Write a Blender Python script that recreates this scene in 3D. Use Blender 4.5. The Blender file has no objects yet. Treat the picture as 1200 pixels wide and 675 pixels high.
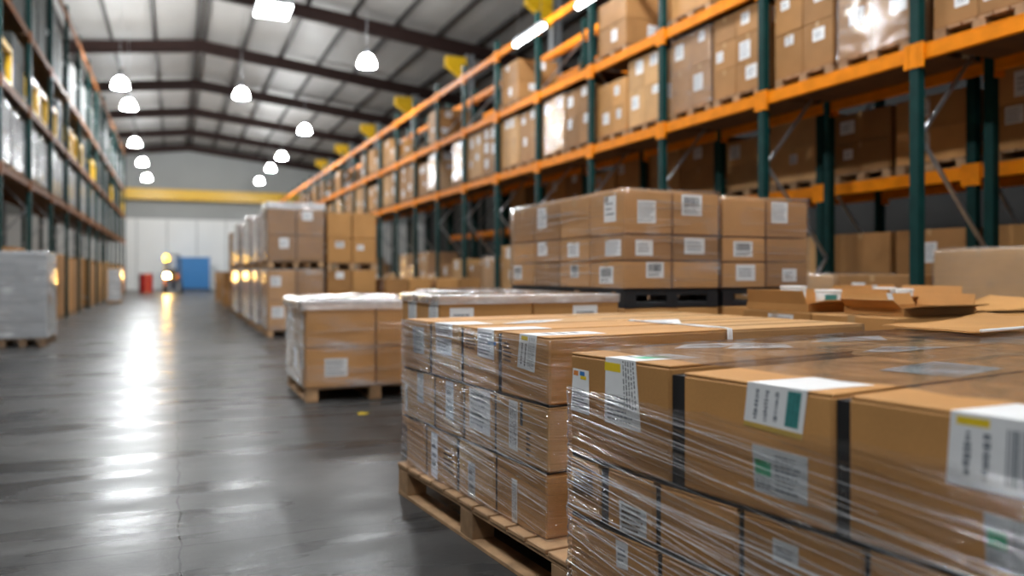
import bpy, math, random
from mathutils import Vector, Matrix, noise
rnd = random.Random(7)
C = bpy.context.scene.collection
sc = bpy.context.scene

# ------------------------------------------------------------------ camera
H = 1.3
FPX = 940.0
TH = math.atan(395 / FPX)
SN, CS = math.sin(TH), math.cos(TH)
F = Vector((SN, CS, 0)); R = Vector((CS, -SN, 0)); U = Vector((0, 0, 1))
EYE = Vector((0, 0, H))
HOR = 320.0
cam_d = bpy.data.cameras.new('camera')
cam = bpy.data.objects.new('camera', cam_d); C.objects.link(cam)
cam.location = EYE
cam.rotation_euler = (math.pi / 2, 0, -TH)
cam_d.sensor_width = 36.0
cam_d.lens = 36.0 * FPX / 1200
cam_d.shift_y = -(337.5 - HOR) / 1200
cam_d.clip_end = 200
cam_d.dof.use_dof = True
cam_d.dof.focus_distance = 3.0
cam_d.dof.aperture_fstop = 1.12
sc.camera = cam

def ray(px, py):
    return F + R * ((px - 600) / FPX) + U * ((HOR - py) / FPX)
def at_depth(px, py, z):
    return EYE + ray(px, py) * z

# ------------------------------------------------------------------ materials
MATS = {}
def new_mat(name):
    m = bpy.data.materials.new(name); m.use_nodes = True
    nt = m.node_tree
    for n in list(nt.nodes): nt.nodes.remove(n)
    out = nt.nodes.new('ShaderNodeOutputMaterial')
    MATS[name] = m
    return m, nt, out
def node(nt, t, **kw):
    n = nt.nodes.new(t)
    for k, v in kw.items():
        if k in n.inputs: n.inputs[k].default_value = v
        else: setattr(n, k, v)
    return n
def pbsdf(nt, col=(.5, .5, .5), rough=.5, metal=0., spec=.5):
    b = nt.nodes.new('ShaderNodeBsdfPrincipled')
    b.inputs['Base Color'].default_value = (*col, 1)
    b.inputs['Roughness'].default_value = rough
    b.inputs['Metallic'].default_value = metal
    b.inputs['Specular IOR Level'].default_value = spec
    return b
def ramp(nt, p0, p1, c0=(0, 0, 0, 1), c1=(1, 1, 1, 1)):
    r = nt.nodes.new('ShaderNodeValToRGB')
    r.color_ramp.elements[0].position = p0; r.color_ramp.elements[0].color = c0
    r.color_ramp.elements[1].position = p1; r.color_ramp.elements[1].color = c1
    return r
def simple(name, col, rough=.5, metal=0., spec=.5, var=.15, scale=6., bump=0., rnd_obj=0.):
    m, nt, out = new_mat(name)
    b = pbsdf(nt, col, rough, metal, spec)
    tc = node(nt, 'ShaderNodeTexCoord')
    nz = node(nt, 'ShaderNodeTexNoise', Scale=scale, Detail=4.)
    nt.links.new(tc.outputs['Object'], nz.inputs['Vector'])
    r = ramp(nt, .3, .7, tuple(c * (1 - var) for c in col) + (1,), tuple(min(1, c * (1 + var)) for c in col) + (1,))
    nt.links.new(nz.outputs['Fac'], r.inputs['Fac'])
    last = r.outputs['Color']
    if rnd_obj:
        oi = node(nt, 'ShaderNodeObjectInfo')
        mr = node(nt, 'ShaderNodeMapRange'); mr.inputs['To Min'].default_value = 1 - rnd_obj; mr.inputs['To Max'].default_value = 1 + rnd_obj
        nt.links.new(oi.outputs['Random'], mr.inputs['Value'])
        hs = node(nt, 'ShaderNodeHueSaturation')
        nt.links.new(mr.outputs['Result'], hs.inputs['Value']); nt.links.new(last, hs.inputs['Color'])
        last = hs.outputs['Color']
    nt.links.new(last, b.inputs['Base Color'])
    if bump:
        bp = node(nt, 'ShaderNodeBump', Strength=bump, Distance=.01)
        nt.links.new(nz.outputs['Fac'], bp.inputs['Height']); nt.links.new(bp.outputs['Normal'], b.inputs['Normal'])
    nt.links.new(b.outputs['BSDF'], out.inputs['Surface'])
    return m
def emit(name, col, s):
    m, nt, out = new_mat(name)
    e = node(nt, 'ShaderNodeEmission', Strength=s); e.inputs['Color'].default_value = (*col, 1)
    nt.links.new(e.outputs[0], out.inputs['Surface'])
    return m

def cardboard(name, col):
    m, nt, out = new_mat(name)
    b = pbsdf(nt, col, .6, 0, .2)
    tc = node(nt, 'ShaderNodeTexCoord')
    big = node(nt, 'ShaderNodeTexNoise', Scale=2.2, Detail=5.)
    nt.links.new(tc.outputs['Object'], big.inputs['Vector'])
    mp = node(nt, 'ShaderNodeMapping'); mp.inputs['Scale'].default_value = (90, 90, 3)
    nt.links.new(tc.outputs['Object'], mp.inputs['Vector'])
    fl = node(nt, 'ShaderNodeTexNoise', Scale=1., Detail=2.)
    nt.links.new(mp.outputs['Vector'], fl.inputs['Vector'])
    fib = node(nt, 'ShaderNodeTexNoise', Scale=160., Detail=2.)
    nt.links.new(tc.outputs['Object'], fib.inputs['Vector'])
    r = ramp(nt, .3, .7, tuple(c * .86 for c in col) + (1,), tuple(min(1, c * 1.12) for c in col) + (1,))
    nt.links.new(big.outputs['Fac'], r.inputs['Fac'])
    mx = node(nt, 'ShaderNodeMix', data_type='RGBA', blend_type='MULTIPLY'); mx.inputs['Factor'].default_value = .25
    r2 = ramp(nt, .25, .75, (.6, .6, .6, 1), (1.15, 1.15, 1.15, 1))
    nt.links.new(fib.outputs['Fac'], r2.inputs['Fac'])
    nt.links.new(r.outputs['Color'], mx.inputs['A']); nt.links.new(r2.outputs['Color'], mx.inputs['B'])
    oi = node(nt, 'ShaderNodeObjectInfo')
    mr = node(nt, 'ShaderNodeMapRange'); mr.inputs['To Min'].default_value = .86; mr.inputs['To Max'].default_value = 1.12
    nt.links.new(oi.outputs['Random'], mr.inputs['Value'])
    hs = node(nt, 'ShaderNodeHueSaturation')
    nt.links.new(mr.outputs['Result'], hs.inputs['Value']); nt.links.new(mx.outputs['Result'], hs.inputs['Color'])
    nt.links.new(hs.outputs['Color'], b.inputs['Base Color'])
    bp = node(nt, 'ShaderNodeBump', Strength=.12, Distance=.004)
    nt.links.new(fl.outputs['Fac'], bp.inputs['Height']); nt.links.new(bp.outputs['Normal'], b.inputs['Normal'])
    nt.links.new(b.outputs['BSDF'], out.inputs['Surface'])
    return m
cardboard('cardboard', (.52, .265, .092))
cardboard('cardboard_dark', (.36, .18, .065))
cardboard('cardboard_pale', (.56, .32, .135))
simple('tape', (.50, .31, .15), .22, spec=.5, var=.05)
simple('gap_tape_black', (.012, .012, .016), .35)
simple('gap_shade_black', (.010, .010, .011), .7, var=.1)
simple('paper', (.78, .79, .80), .5, var=.03, scale=20)
simple('paper_grey', (.55, .58, .60), .5, var=.05, scale=20)
simple('ink', (.03, .035, .045), .6, var=.05)
simple('ink_grey', (.20, .22, .25), .6, var=.05)
simple('ink_brown', (.10, .055, .025), .6, var=.1)
simple('print_teal', (.05, .26, .25), .5, var=.1, scale=40)
simple('print_green', (.05, .42, .22), .5, var=.1)
simple('print_yellow', (.78, .56, .02), .5, var=.08)
simple('print_mustard', (.50, .33, .07), .5, var=.08)
simple('print_blue', (.04, .20, .50), .5, var=.08)
simple('print_orange', (.70, .24, .05), .5, var=.08)
simple('shade_dark_goods', (.035, .042, .038), .7, var=.3, rnd_obj=.3)  # the aisle rack's shade put into the colour of its goods
simple('wood', (.36, .215, .11), .7, var=.3, scale=9, bump=.2, rnd_obj=.2)
simple('wood_dark', (.20, .125, .07), .7, var=.3, scale=9, bump=.2, rnd_obj=.2)
simple('black_plastic', (.015, .017, .02), .45, var=.2)
simple('rack_green', (.004, .034, .031), .55, spec=.12, var=.2)
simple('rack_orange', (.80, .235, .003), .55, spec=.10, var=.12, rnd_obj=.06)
simple('rack_brown_deck', (.13, .065, .03), .65, var=.25)
simple('steel_grey', (.30, .31, .32), .4, metal=.6, var=.1)
simple('galvanised', (.45, .46, .47), .35, metal=.8, var=.15)
simple('roof_steel', (.022, .010, .008), .6, spec=.2, var=.2)
simple('purlin_steel', (.035, .032, .030), .6, spec=.2, var=.15)
simple('roof_panel', (.225, .213, .20), .6, var=.06, scale=.6)
simple('wall_white', (.88, .88, .86), .6, var=.03, scale=.5)
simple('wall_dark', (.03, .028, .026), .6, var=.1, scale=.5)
simple('wall_grey', (.36, .37, .36), .6, var=.05, scale=.5)
simple('crane_yellow', (.80, .47, .01), .4, var=.06)
simple('drum_red', (.22, .012, .012), .35, var=.1)
simple('container_blue', (.02, .20, .50), .4, var=.1)
simple('rubber', (.015, .015, .015), .8, var=.1)
simple('truck_orange', (.55, .15, .01), .4, var=.1)
simple('truck_dark', (.02, .025, .04), .4, var=.1)
simple('lamp_cap', (.35, .36, .38), .4, metal=.5)
simple('grey_goods', (.22, .235, .25), .6, var=.25, rnd_obj=.3)
simple('rack_shade_brown', (.17, .06, .016), .6, spec=.12, var=.25)  # worn beam paint, darkened in colour to carry that rack's shade
simple('white_goods', (.36, .36, .35), .6, var=.12, rnd_obj=.2)
simple('white_plastic', (.80, .80, .78), .3, var=.03)
emit('lamp_glow', (.95, .985, 1.0), 245.)
emit('strip_glow', (.95, .985, 1.0), 14.)
emit('beacon_amber', (1.0, .48, .02), 40.)
emit('headlamp', (1.0, .58, .16), 240.)

def floor_mat():
    m, nt, out = new_mat('polished_concrete')
    b = pbsdf(nt, (.1, .1, .1), .2, 0, .08)
    L = nt.links.new
    tc = node(nt, 'ShaderNodeTexCoord'); P = tc.outputs['Object']
    n1 = node(nt, 'ShaderNodeTexNoise', Scale=.55, Detail=6., Roughness=.6); L(P, n1.inputs['Vector'])
    n2 = node(nt, 'ShaderNodeTexNoise', Scale=5., Detail=8., Roughness=.65); L(P, n2.inputs['Vector'])
    mp = node(nt, 'ShaderNodeMapping'); mp.inputs['Scale'].default_value = (.5, 2.6, 1); L(P, mp.inputs['Vector'])
    n3 = node(nt, 'ShaderNodeTexNoise', Scale=1.2, Detail=5., Distortion=.6); L(mp.outputs['Vector'], n3.inputs['Vector'])
    r1 = ramp(nt, .3, .72, (.034, .034, .035, 1), (.115, .112, .108, 1)); L(n1.outputs['Fac'], r1.inputs['Fac'])
    r2 = ramp(nt, .35, .65, (.55, .55, .56, 1), (1.15, 1.15, 1.15, 1)); L(n3.outputs['Fac'], r2.inputs['Fac'])
    mx = node(nt, 'ShaderNodeMix', data_type='RGBA', blend_type='MULTIPLY'); mx.inputs['Factor'].default_value = .8
    L(r1.outputs['Color'], mx.inputs['A']); L(r2.outputs['Color'], mx.inputs['B'])
    r3 = ramp(nt, .3, .7, (.8, .8, .8, 1), (1.1, 1.1, 1.1, 1)); L(n2.outputs['Fac'], r3.inputs['Fac'])
    mx2 = node(nt, 'ShaderNodeMix', data_type='RGBA', blend_type='MULTIPLY'); mx2.inputs['Factor'].default_value = .7
    L(mx.outputs['Result'], mx2.inputs['A']); L(r3.outputs['Color'], mx2.inputs['B'])
    # saw-cut joints: a grid of thin dark wavering lines
    sep = node(nt, 'ShaderNodeSeparateXYZ')
    nj = node(nt, 'ShaderNodeTexNoise', Scale=3.5, Detail=5.); L(P, nj.inputs['Vector'])
    vm = node(nt, 'ShaderNodeVectorMath', operation='MULTIPLY_ADD')
    vm.inputs[1].default_value = (.07, .07, 0); L(nj.outputs['Color'], vm.inputs[0]); L(P, vm.inputs[2])
    L(vm.outputs['Vector'], sep.inputs['Vector'])
    def joint(sock, off, period, width):
        a = node(nt, 'ShaderNodeMath', operation='SUBTRACT'); L(sock, a.inputs[0]); a.inputs[1].default_value = off - period / 2 + .035
        mo = node(nt, 'ShaderNodeMath', operation='FLOORED_MODULO'); L(a.outputs[0], mo.inputs[0]); mo.inputs[1].default_value = period
        s = node(nt, 'ShaderNodeMath', operation='SUBTRACT'); L(mo.outputs[0], s.inputs[0]); s.inputs[1].default_value = period / 2
        ab = node(nt, 'ShaderNodeMath', operation='ABSOLUTE'); L(s.outputs[0], ab.inputs[0])
        lt = node(nt, 'ShaderNodeMath', operation='LESS_THAN'); L(ab.outputs[0], lt.inputs[0]); lt.inputs[1].default_value = width
        return lt.outputs[0]
    j1 = joint(sep.outputs['Y'], 4.12, 6.0, .006)
    j2 = joint(sep.outputs['X'], 0.02, 6.0, .005)
    jm = node(nt, 'ShaderNodeMath', operation='MAXIMUM'); L(j1, jm.inputs[0]); L(j2, jm.inputs[1])
    mx3 = node(nt, 'ShaderNodeMix', data_type='RGBA'); L(jm.outputs[0], mx3.inputs['Factor'])
    L(mx2.outputs['Result'], mx3.inputs['A']); mx3.inputs['B'].default_value = (.006, .006, .006, 1)
    L(mx3.outputs['Result'], b.inputs['Base Color'])
    rr = ramp(nt, .3, .75, (.20, .20, .20, 1), (.42, .42, .42, 1)); L(n3.outputs['Fac'], rr.inputs['Fac'])
    L(rr.outputs['Color'], b.inputs['Roughness'])
    hs = node(nt, 'ShaderNodeMath', operation='SUBTRACT'); L(n2.outputs['Fac'], hs.inputs[0]); L(jm.outputs[0], hs.inputs[1])
    bp = node(nt, 'ShaderNodeBump', Strength=.16, Distance=.025); L(hs.outputs[0], bp.inputs['Height'])
    L(bp.outputs['Normal'], b.inputs['Normal'])
    L(b.outputs['BSDF'], out.inputs['Surface'])
floor_mat()

def film_mat(name, base, line, fold, use_uv=True, sc1=(1.1, 150), sc2=(.45, 42), bump=.5, gloss=.6, tint=(.86, .87, .90), dist=.006):
    """clear stretch film: see-through, glossy, streaked white by bunched folds and painted-in highlights"""
    m, nt, out = new_mat(name)
    L = nt.links.new
    tc = node(nt, 'ShaderNodeTexCoord')
    P = tc.outputs['UV'] if use_uv else tc.outputs['Object']
    def streak(s, lo, hi, det=3.):
        mp = node(nt, 'ShaderNodeMapping')
        mp.inputs['Scale'].default_value = (s[0], s[1], 1) if use_uv else (s[0], s[0], s[1])
        L(P, mp.inputs['Vector'])
        n = node(nt, 'ShaderNodeTexNoise', Scale=1., Detail=det); L(mp.outputs['Vector'], n.inputs['Vector'])
        r = ramp(nt, lo, hi); L(n.outputs['Fac'], r.inputs['Fac'])
        return n.outputs['Fac'], r.outputs['Color']
    f1, l1 = streak(sc1, .57, .72)
    f2, l2 = streak(sc2, .52, .78)
    f3, l3 = streak((sc2[0] * 2, sc2[1] * .22), .45, .75)
    def mul(a, k):
        x = node(nt, 'ShaderNodeMath', operation='MULTIPLY'); L(a, x.inputs[0])
        if isinstance(k, float): x.inputs[1].default_value = k
        else: L(k, x.inputs[1])
        return x.outputs[0]
    def add(a, b_):
        x = node(nt, 'ShaderNodeMath', operation='ADD'); L(a, x.inputs[0])
        if isinstance(b_, float): x.inputs[1].default_value = b_
        else: L(b_, x.inputs[1])
        return x.outputs[0]
    fac = add(add(mul(mul(l1, add(mul(l3, .8), .25)), line), mul(mul(l2, l3), fold)), base)  # white streaks: milky bunched film, and highlights painted in as haze
    cl = node(nt, 'ShaderNodeClamp'); L(fac, cl.inputs['Value']); cl.inputs['Max'].default_value = .95
    ht = add(mul(f1, .5), f2)
    bp = node(nt, 'ShaderNodeBump', Strength=bump, Distance=dist); L(ht, bp.inputs['Height'])
    tr = node(nt, 'ShaderNodeBsdfTransparent')
    df = pbsdf(nt, tint, .3, 0, .5); L(bp.outputs['Normal'], df.inputs['Normal'])
    m1 = node(nt, 'ShaderNodeMixShader'); L(cl.outputs[0], m1.inputs[0]); L(tr.outputs[0], m1.inputs[1]); L(df.outputs[0], m1.inputs[2])
    gl = node(nt, 'ShaderNodeBsdfGlossy', Roughness=.13); L(bp.outputs['Normal'], gl.inputs['Normal'])
    ge = node(nt, 'ShaderNodeNewGeometry')
    io = node(nt, 'ShaderNodeMath', operation='MULTIPLY_ADD'); L(ge.outputs['Backfacing'], io.inputs[0]); io.inputs[1].default_value = 1 / 1.5 - 1.5; io.inputs[2].default_value = 1.5
    fr = node(nt, 'ShaderNodeFresnel'); L(io.outputs[0], fr.inputs['IOR']); L(bp.outputs['Normal'], fr.inputs['Normal'])
    gc = node(nt, 'ShaderNodeClamp'); L(mul(fr.outputs[0], gloss), gc.inputs['Value']); gc.inputs['Max'].default_value = .9
    m2 = node(nt, 'ShaderNodeMixShader'); L(gc.outputs[0], m2.inputs[0]); L(m1.outputs[0], m2.inputs[1]); L(gl.outputs[0], m2.inputs[2])
    L(m2.outputs[0], out.inputs['Surface'])
    return m
film_mat('film_near', .0, .32, .12, bump=1.0, gloss=1.7, dist=.022)
film_mat('film_top', .07, .20, .20, sc1=(2.2, 30), sc2=(1.2, 8), bump=.5, gloss=1.2)
film_mat('film_load', .07, .25, .48, use_uv=False, sc1=(1.6, 40), sc2=(1.2, 9), bump=.6, gloss=.8)
film_mat('film_hazy', .03, .22, .75, use_uv=False, sc1=(1.2, 34), sc2=(.9, 6), bump=.8, gloss=1.3, dist=.010)
film_mat('film_milky', .30, .35, .55, use_uv=False, sc1=(2.0, 30), sc2=(1.4, 7), bump=.8, gloss=1.3)
film_mat('film_top_white', .45, .30, .5, use_uv=False, sc1=(7.0, 14), sc2=(4.4, 9), bump=1.0, gloss=2.6, dist=.03)
simple('film_cord', (.84, .85, .88), .12, var=.03, spec=.8)
def fold_mat():
    m, nt, out = new_mat('film_fold')
    L = nt.links.new
    ge = node(nt, 'ShaderNodeNewGeometry')
    io = node(nt, 'ShaderNodeMath', operation='MULTIPLY_ADD'); L(ge.outputs['Backfacing'], io.inputs[0]); io.inputs[1].default_value = 1 / 1.5 - 1.5; io.inputs[2].default_value = 1.5
    fr = node(nt, 'ShaderNodeFresnel'); L(io.outputs[0], fr.inputs['IOR'])
    k = node(nt, 'ShaderNodeMath', operation='MULTIPLY', use_clamp=True); L(fr.outputs[0], k.inputs[0]); k.inputs[1].default_value = 3.2
    tr = node(nt, 'ShaderNodeBsdfTransparent'); gl = node(nt, 'ShaderNodeBsdfGlossy', Roughness=.16)
    df = pbsdf(nt, (.85, .86, .88), .3); m0 = node(nt, 'ShaderNodeMixShader'); m0.inputs[0].default_value = .09
    L(tr.outputs[0], m0.inputs[1]); L(df.outputs[0], m0.inputs[2])
    m1 = node(nt, 'ShaderNodeMixShader'); L(k.outputs[0], m1.inputs[0]); L(m0.outputs[0], m1.inputs[1]); L(gl.outputs[0], m1.inputs[2])
    L(m1.outputs[0], out.inputs['Surface'])
fold_mat()

# ------------------------------------------------------------------ mesh building
class MB:
    def __init__(s): s.v = []; s.f = []; s.m = []; s.uv = []; s.smooth = []
    def add(s, vs, fs, mi=0, smooth=False, uvs=None):
        o = len(s.v); s.v += [tuple(p) for p in vs]
        for f in fs:
            s.f.append([o + i for i in f]); s.m.append(mi); s.smooth.append(smooth)
            s.uv.append([uvs[i] for i in f] if uvs else None)
        return s
    def box(s, x0, x1, y0, y1, z0, z1, mi=0, c=0., M=None):
        X, Y, Z = (x0, x1), (y0, y1), (z0, z1)
        if c <= 0:
            vs = [Vector((X[i & 1], Y[i >> 1 & 1], Z[i >> 2])) for i in range(8)]
            fs = [(0, 2, 3, 1), (4, 5, 7, 6), (0, 1, 5, 4), (2, 6, 7, 3), (0, 4, 6, 2), (1, 3, 7, 5)]
        else:
            vs = []; idx = {}
            for k in (0, 1):
                for j in (0, 1):
                    for i in (0, 1):
                        sx, sy, sz = 1 - 2 * i, 1 - 2 * j, 1 - 2 * k
                        p = (X[i], Y[j], Z[k])
                        for a, d in ((0, (0, sy * c, sz * c)), (1, (sx * c, 0, sz * c)), (2, (sx * c, sy * c, 0))):
                            idx[i, j, k, a] = len(vs); vs.append(Vector((p[0] + d[0], p[1] + d[1], p[2] + d[2])))
            I = idx; fs = []
            for i in (0, 1):
                q = [I[i, 0, 0, 0], I[i, 1, 0, 0], I[i, 1, 1, 0], I[i, 0, 1, 0]]; fs.append(q if i else q[::-1])
                q = [I[0, i, 0, 1], I[0, i, 1, 1], I[1, i, 1, 1], I[1, i, 0, 1]]; fs.append(q if i else q[::-1])
                q = [I[0, 0, i, 2], I[1, 0, i, 2], I[1, 1, i, 2], I[0, 1, i, 2]]; fs.append(q if i else q[::-1])
            for a in (0, 1):
                for b in (0, 1):
                    q = [I[a, b, 0, 0], I[a, b, 1, 0], I[a, b, 1, 1], I[a, b, 0, 1]]; fs.append(q if (a + b) % 2 else q[::-1])
                    q = [I[a, 0, b, 0], I[a, 1, b, 0], I[a, 1, b, 2], I[a, 0, b, 2]]; fs.append(q if (a + b) % 2 == 0 else q[::-1])
                    q = [I[0, a, b, 1], I[1, a, b, 1], I[1, a, b, 2], I[0, a, b, 2]]; fs.append(q if (a + b) % 2 else q[::-1])
                    for k in (0, 1):
                        q = [I[a, b, k, 0], I[a, b, k, 1], I[a, b, k, 2]]; fs.append(q if (a + b + k) % 2 else q[::-1])
        if M is not None: vs = [M @ p for p in vs]
        return s.add(vs, fs, mi)
    def bar(s, a, b, w, h, mi=0, up=(0, 0, 1)):
        a, b = Vector(a), Vector(b); d = (b - a); L = d.length; d.normalize()
        u = Vector(up); x = d.cross(u)
        if x.length < 1e-4: x = d.cross(Vector((1, 0, 0)))
        x.normalize(); z = x.cross(d)
        M = Matrix((x, d, z)).transposed().to_4x4(); M.translation = a
        return s.box(-w / 2, w / 2, 0, L, -h / 2, h / 2, mi, M=M)
    def tube(s, pts, r, n=6, mi=0, caps=True):
        pts = [Vector(p) for p in pts]; rings = []; vs = []
        for i, p in enumerate(pts):
            d = (pts[min(i + 1, len(pts) - 1)] - pts[max(i - 1, 0)]).normalized()
            x = d.cross(Vector((0, 0, 1)))
            if x.length < 1e-3: x = d.cross(Vector((1, 0, 0)))
            x.normalize(); y = x.cross(d)
            rr = r[i] if isinstance(r, (list, tuple)) else r
            rings.append(len(vs)); vs += [p + (x * math.cos(2 * math.pi * k / n) + y * math.sin(2 * math.pi * k / n)) * rr for k in range(n)]
        fs = []
        for i in range(len(pts) - 1):
            for k in range(n):
                a, b = rings[i], rings[i + 1]; fs.append((a + k, a + (k + 1) % n, b + (k + 1) % n, b + k))
        if caps: fs += [tuple(range(n))[::-1], tuple(rings[-1] + k for k in range(n))]
        return s.add(vs, fs, mi, True)
    def lathe(s, prof, n=24, mi=0, ctr=(0, 0), smooth=True):
        vs = []; fs = []
        for (r, z) in prof:
            vs += [(ctr[0] + r * math.cos(2 * math.pi * k / n), ctr[1] + r * math.sin(2 * math.pi * k / n), z) for k in range(n)]
        for i in range(len(prof) - 1):
            for k in range(n):
                fs.append((i * n + k, i * n + (k + 1) % n, (i + 1) * n + (k + 1) % n, (i + 1) * n + k))
        return s.add(vs, fs, mi, smooth)
    def mesh(s, name, mats):
        me = bpy.data.meshes.new(name); me.from_pydata(s.v, [], s.f)
        for m in ([mats] if isinstance(mats, str) else mats): me.materials.append(MATS[m])
        me.polygons.foreach_set('material_index', s.m); me.polygons.foreach_set('use_smooth', s.smooth)
        if any(u for u in s.uv):
            ul = me.uv_layers.new(name='UVMap'); k = 0
            for fi, f in enumerate(s.f):
                for q in range(len(f)):
                    ul.data[k].uv = s.uv[fi][q] if s.uv[fi] else (0, 0); k += 1
        me.update()
        return me
    def build(s, name, mats, parent=None): return link(name, s.mesh(name, mats), parent)

def link(name, data, parent=None, loc=(0, 0, 0), rz=0.):
    o = bpy.data.objects.new(name, data); C.objects.link(o)
    if parent is not None: o.parent = parent
    o.location = loc; o.rotation_euler = (0, 0, rz)
    return o
def tag(o, label, cat, group=None, kind=None):
    o['label'] = label; o['category'] = cat
    if group: o['group'] = group
    if kind: o['kind'] = kind
    return o
def struct(name, mb, mats):
    o = mb.build(name, mats); o['kind'] = 'structure'; return o
CACHE = {}
def cached(key, fn):
    if key not in CACHE: CACHE[key] = fn()
    return CACHE[key]
ORD = 'zeroth first second third fourth fifth sixth seventh eighth ninth tenth eleventh twelfth thirteenth fourteenth fifteenth sixteenth seventeenth eighteenth nineteenth twentieth'.split() + ['twenty-first', 'twenty-second', 'twenty-third', 'twenty-fourth', 'twenty-fifth', 'twenty-sixth']

# ------------------------------------------------------------------ building shell
YW = 69.4; RX, RZ, PITCH = 1.0, 11.45, .115
XL, XR, YB = -12.0, 21.0, -8.0
def roof_z(x): return RZ - PITCH * abs(x - RX)
struct('floor', MB().box(XL, XR, YB, YW, -.2, 0), 'polished_concrete')
def slab(x0, x1, y0, y1, dz0, dz1, mb=None):
    mb = mb or MB()
    vs = []
    for y in (y0, y1):
        for x in (x0, x1):
            vs += [(x, y, roof_z(x) + dz0), (x, y, roof_z(x) + dz1)]
    return mb.add(vs, [(0, 1, 3, 2), (4, 6, 7, 5), (0, 4, 5, 1), (2, 3, 7, 6), (0, 2, 6, 4), (1, 5, 7, 3)])
cb = MB(); slab(XL, RX, YB, YW, 0, .12, cb); slab(RX, XR, YB, YW, 0, .12, cb)
struct('ceiling', cb, 'roof_panel')
w = MB()
w.box(XL, XR, YW, YW + .25, 0, 5.6, 0)
w.box(XL, XR, YW, YW + .25, 5.6, 6.9, 1)
w.add([(XL, YW, 6.9), (RX, YW, 6.9), (XR, YW, 6.9), (XR, YW, roof_z(XR)), (RX, YW, RZ), (XL, YW, roof_z(XL))], [(0, 1, 4, 5), (1, 2, 3, 4)], 1)
for k in range(14): w.box(XL + 2.2 * k + .4, XL + 2.2 * k + .46, YW - .03, YW, 0, 8.6, 0 if False else 1)
struct('wall_far', w, ['wall_white', 'wall_grey'])
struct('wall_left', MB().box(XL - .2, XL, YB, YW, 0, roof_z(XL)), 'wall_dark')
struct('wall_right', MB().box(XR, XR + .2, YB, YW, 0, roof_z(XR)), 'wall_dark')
# rafters (Y of frames from the photograph) and purlins under the roof sheets
Y0 = (34.4 - SN * 1.0) / CS
raf = [Y0 + 7.55 * k for k in range(-4, 5) if Y0 + 7.55 * k < YW - .4]
n = 0
for y in raf:
    n += 1
    mb = MB()
    for (xa, xb) in ((XL, RX), (RX, XR)):
        slab(xa, xb, y - .012, y + .012, -.66, -.2, mb)
        slab(xa, xb, y - .11, y + .11, -.69, -.66, mb)
        slab(xa, xb, y - .11, y + .11, -.2, -.175, mb)
    struct('trim_%d' % n, mb, 'roof_steel')
for x in [RX - .15 - 1.62 * k for k in range(8)] + [RX + .15 + 1.62 * k for k in range(13)]:
    if not (XL + .3 < x < XR - .3): continue
    n += 1
    mb = MB()
    z = roof_z(x)
    mb.box(x - .035, x + .035, YB, YW - .02, z - .17, z - .005)
    mb.box(x - .07, x + .07, YB, YW - .02, z - .175, z - .165)
    struct('trim_%d' % n, mb, 'purlin_steel')

# crane bridge in front of the far wall
g = MB()
zc = 7.45
cb_ = MB().box(XL + .5, XR - .5, YW - 1.1, YW - .7, zc - .36, zc + .36); cb_.box(XL + .5, XR - .5, YW - 1.2, YW - .6, zc + .36, zc + .42); cb_.box(XL + .5, XR - .5, YW - 1.2, YW - .6, zc - .42, zc - .36)
crane = link('overhead_crane', None, loc=(0, 0, 0)); cb_.build('bridge_girder', 'crane_yellow', crane)
for x in (XL + .35, XR - .35):
    MB().box(x - .3, x + .3, YW - 2.0, YW - .05, zc - .3, zc + .3, c=.03).build('end_truck', 'crane_yellow', crane)
for x in (XL + .35, XR - .35): MB().box(x - .15, x + .15, YW - .45, YW - .15, 0, zc - .3).build('runway_post', 'steel_grey', crane)
hb = MB().box(9.5, 10.3, YW - 1.35, YW - .6, zc - 1.0, zc - .43, c=.05); hb.tube([(9.9, YW - .95, zc - 1.0), (9.9, YW - .95, zc - 1.6)], .03)
hb.build('hoist', 'steel_grey', crane)
tag(crane, 'yellow overhead crane girder spanning in front of the white far wall', 'crane')

# columns with yellow brackets behind the tall orange rack
for i, y in enumerate(raf):
    if y < 10 or y > 62: continue
    t = link('steel_column', None, loc=(10.4, y - .35, 0))
    top = roof_z(10.4) - .70
    mb = MB(); mb.box(-.13, .13, -.012, .012, .02, top); mb.box(-.14, -.115, -.15, .15, .02, top); mb.box(.115, .14, -.15, .15, .02, top)
    mb.build('column_shaft', 'steel_grey', t)
    MB().box(-.22, .22, -.22, .22, 0, .02).build('base_plate', 'steel_grey', t)
    b = MB(); b.box(-.95, -.14, -.14, .14, top - .55, top - .15, c=.02); b.add([(-.14, -.1, top - 1.1), (-.9, -.1, top - .55), (-.14, -.1, top - .55), (-.14, .1, top - 1.1), (-.9, .1, top - .55), (-.14, .1, top - .55)], [(0, 1, 2), (3, 5, 4), (0, 3, 4, 1), (1, 4, 5, 2)])
    b.build('crane_bracket', 'crane_yellow', t)
    tag(t, 'grey steel column with yellow bracket, %s one behind the orange rack' % ORD[sum(1 for q in raf[:i + 1] if q >= 10)], 'column', 'steel columns behind the orange rack')
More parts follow.
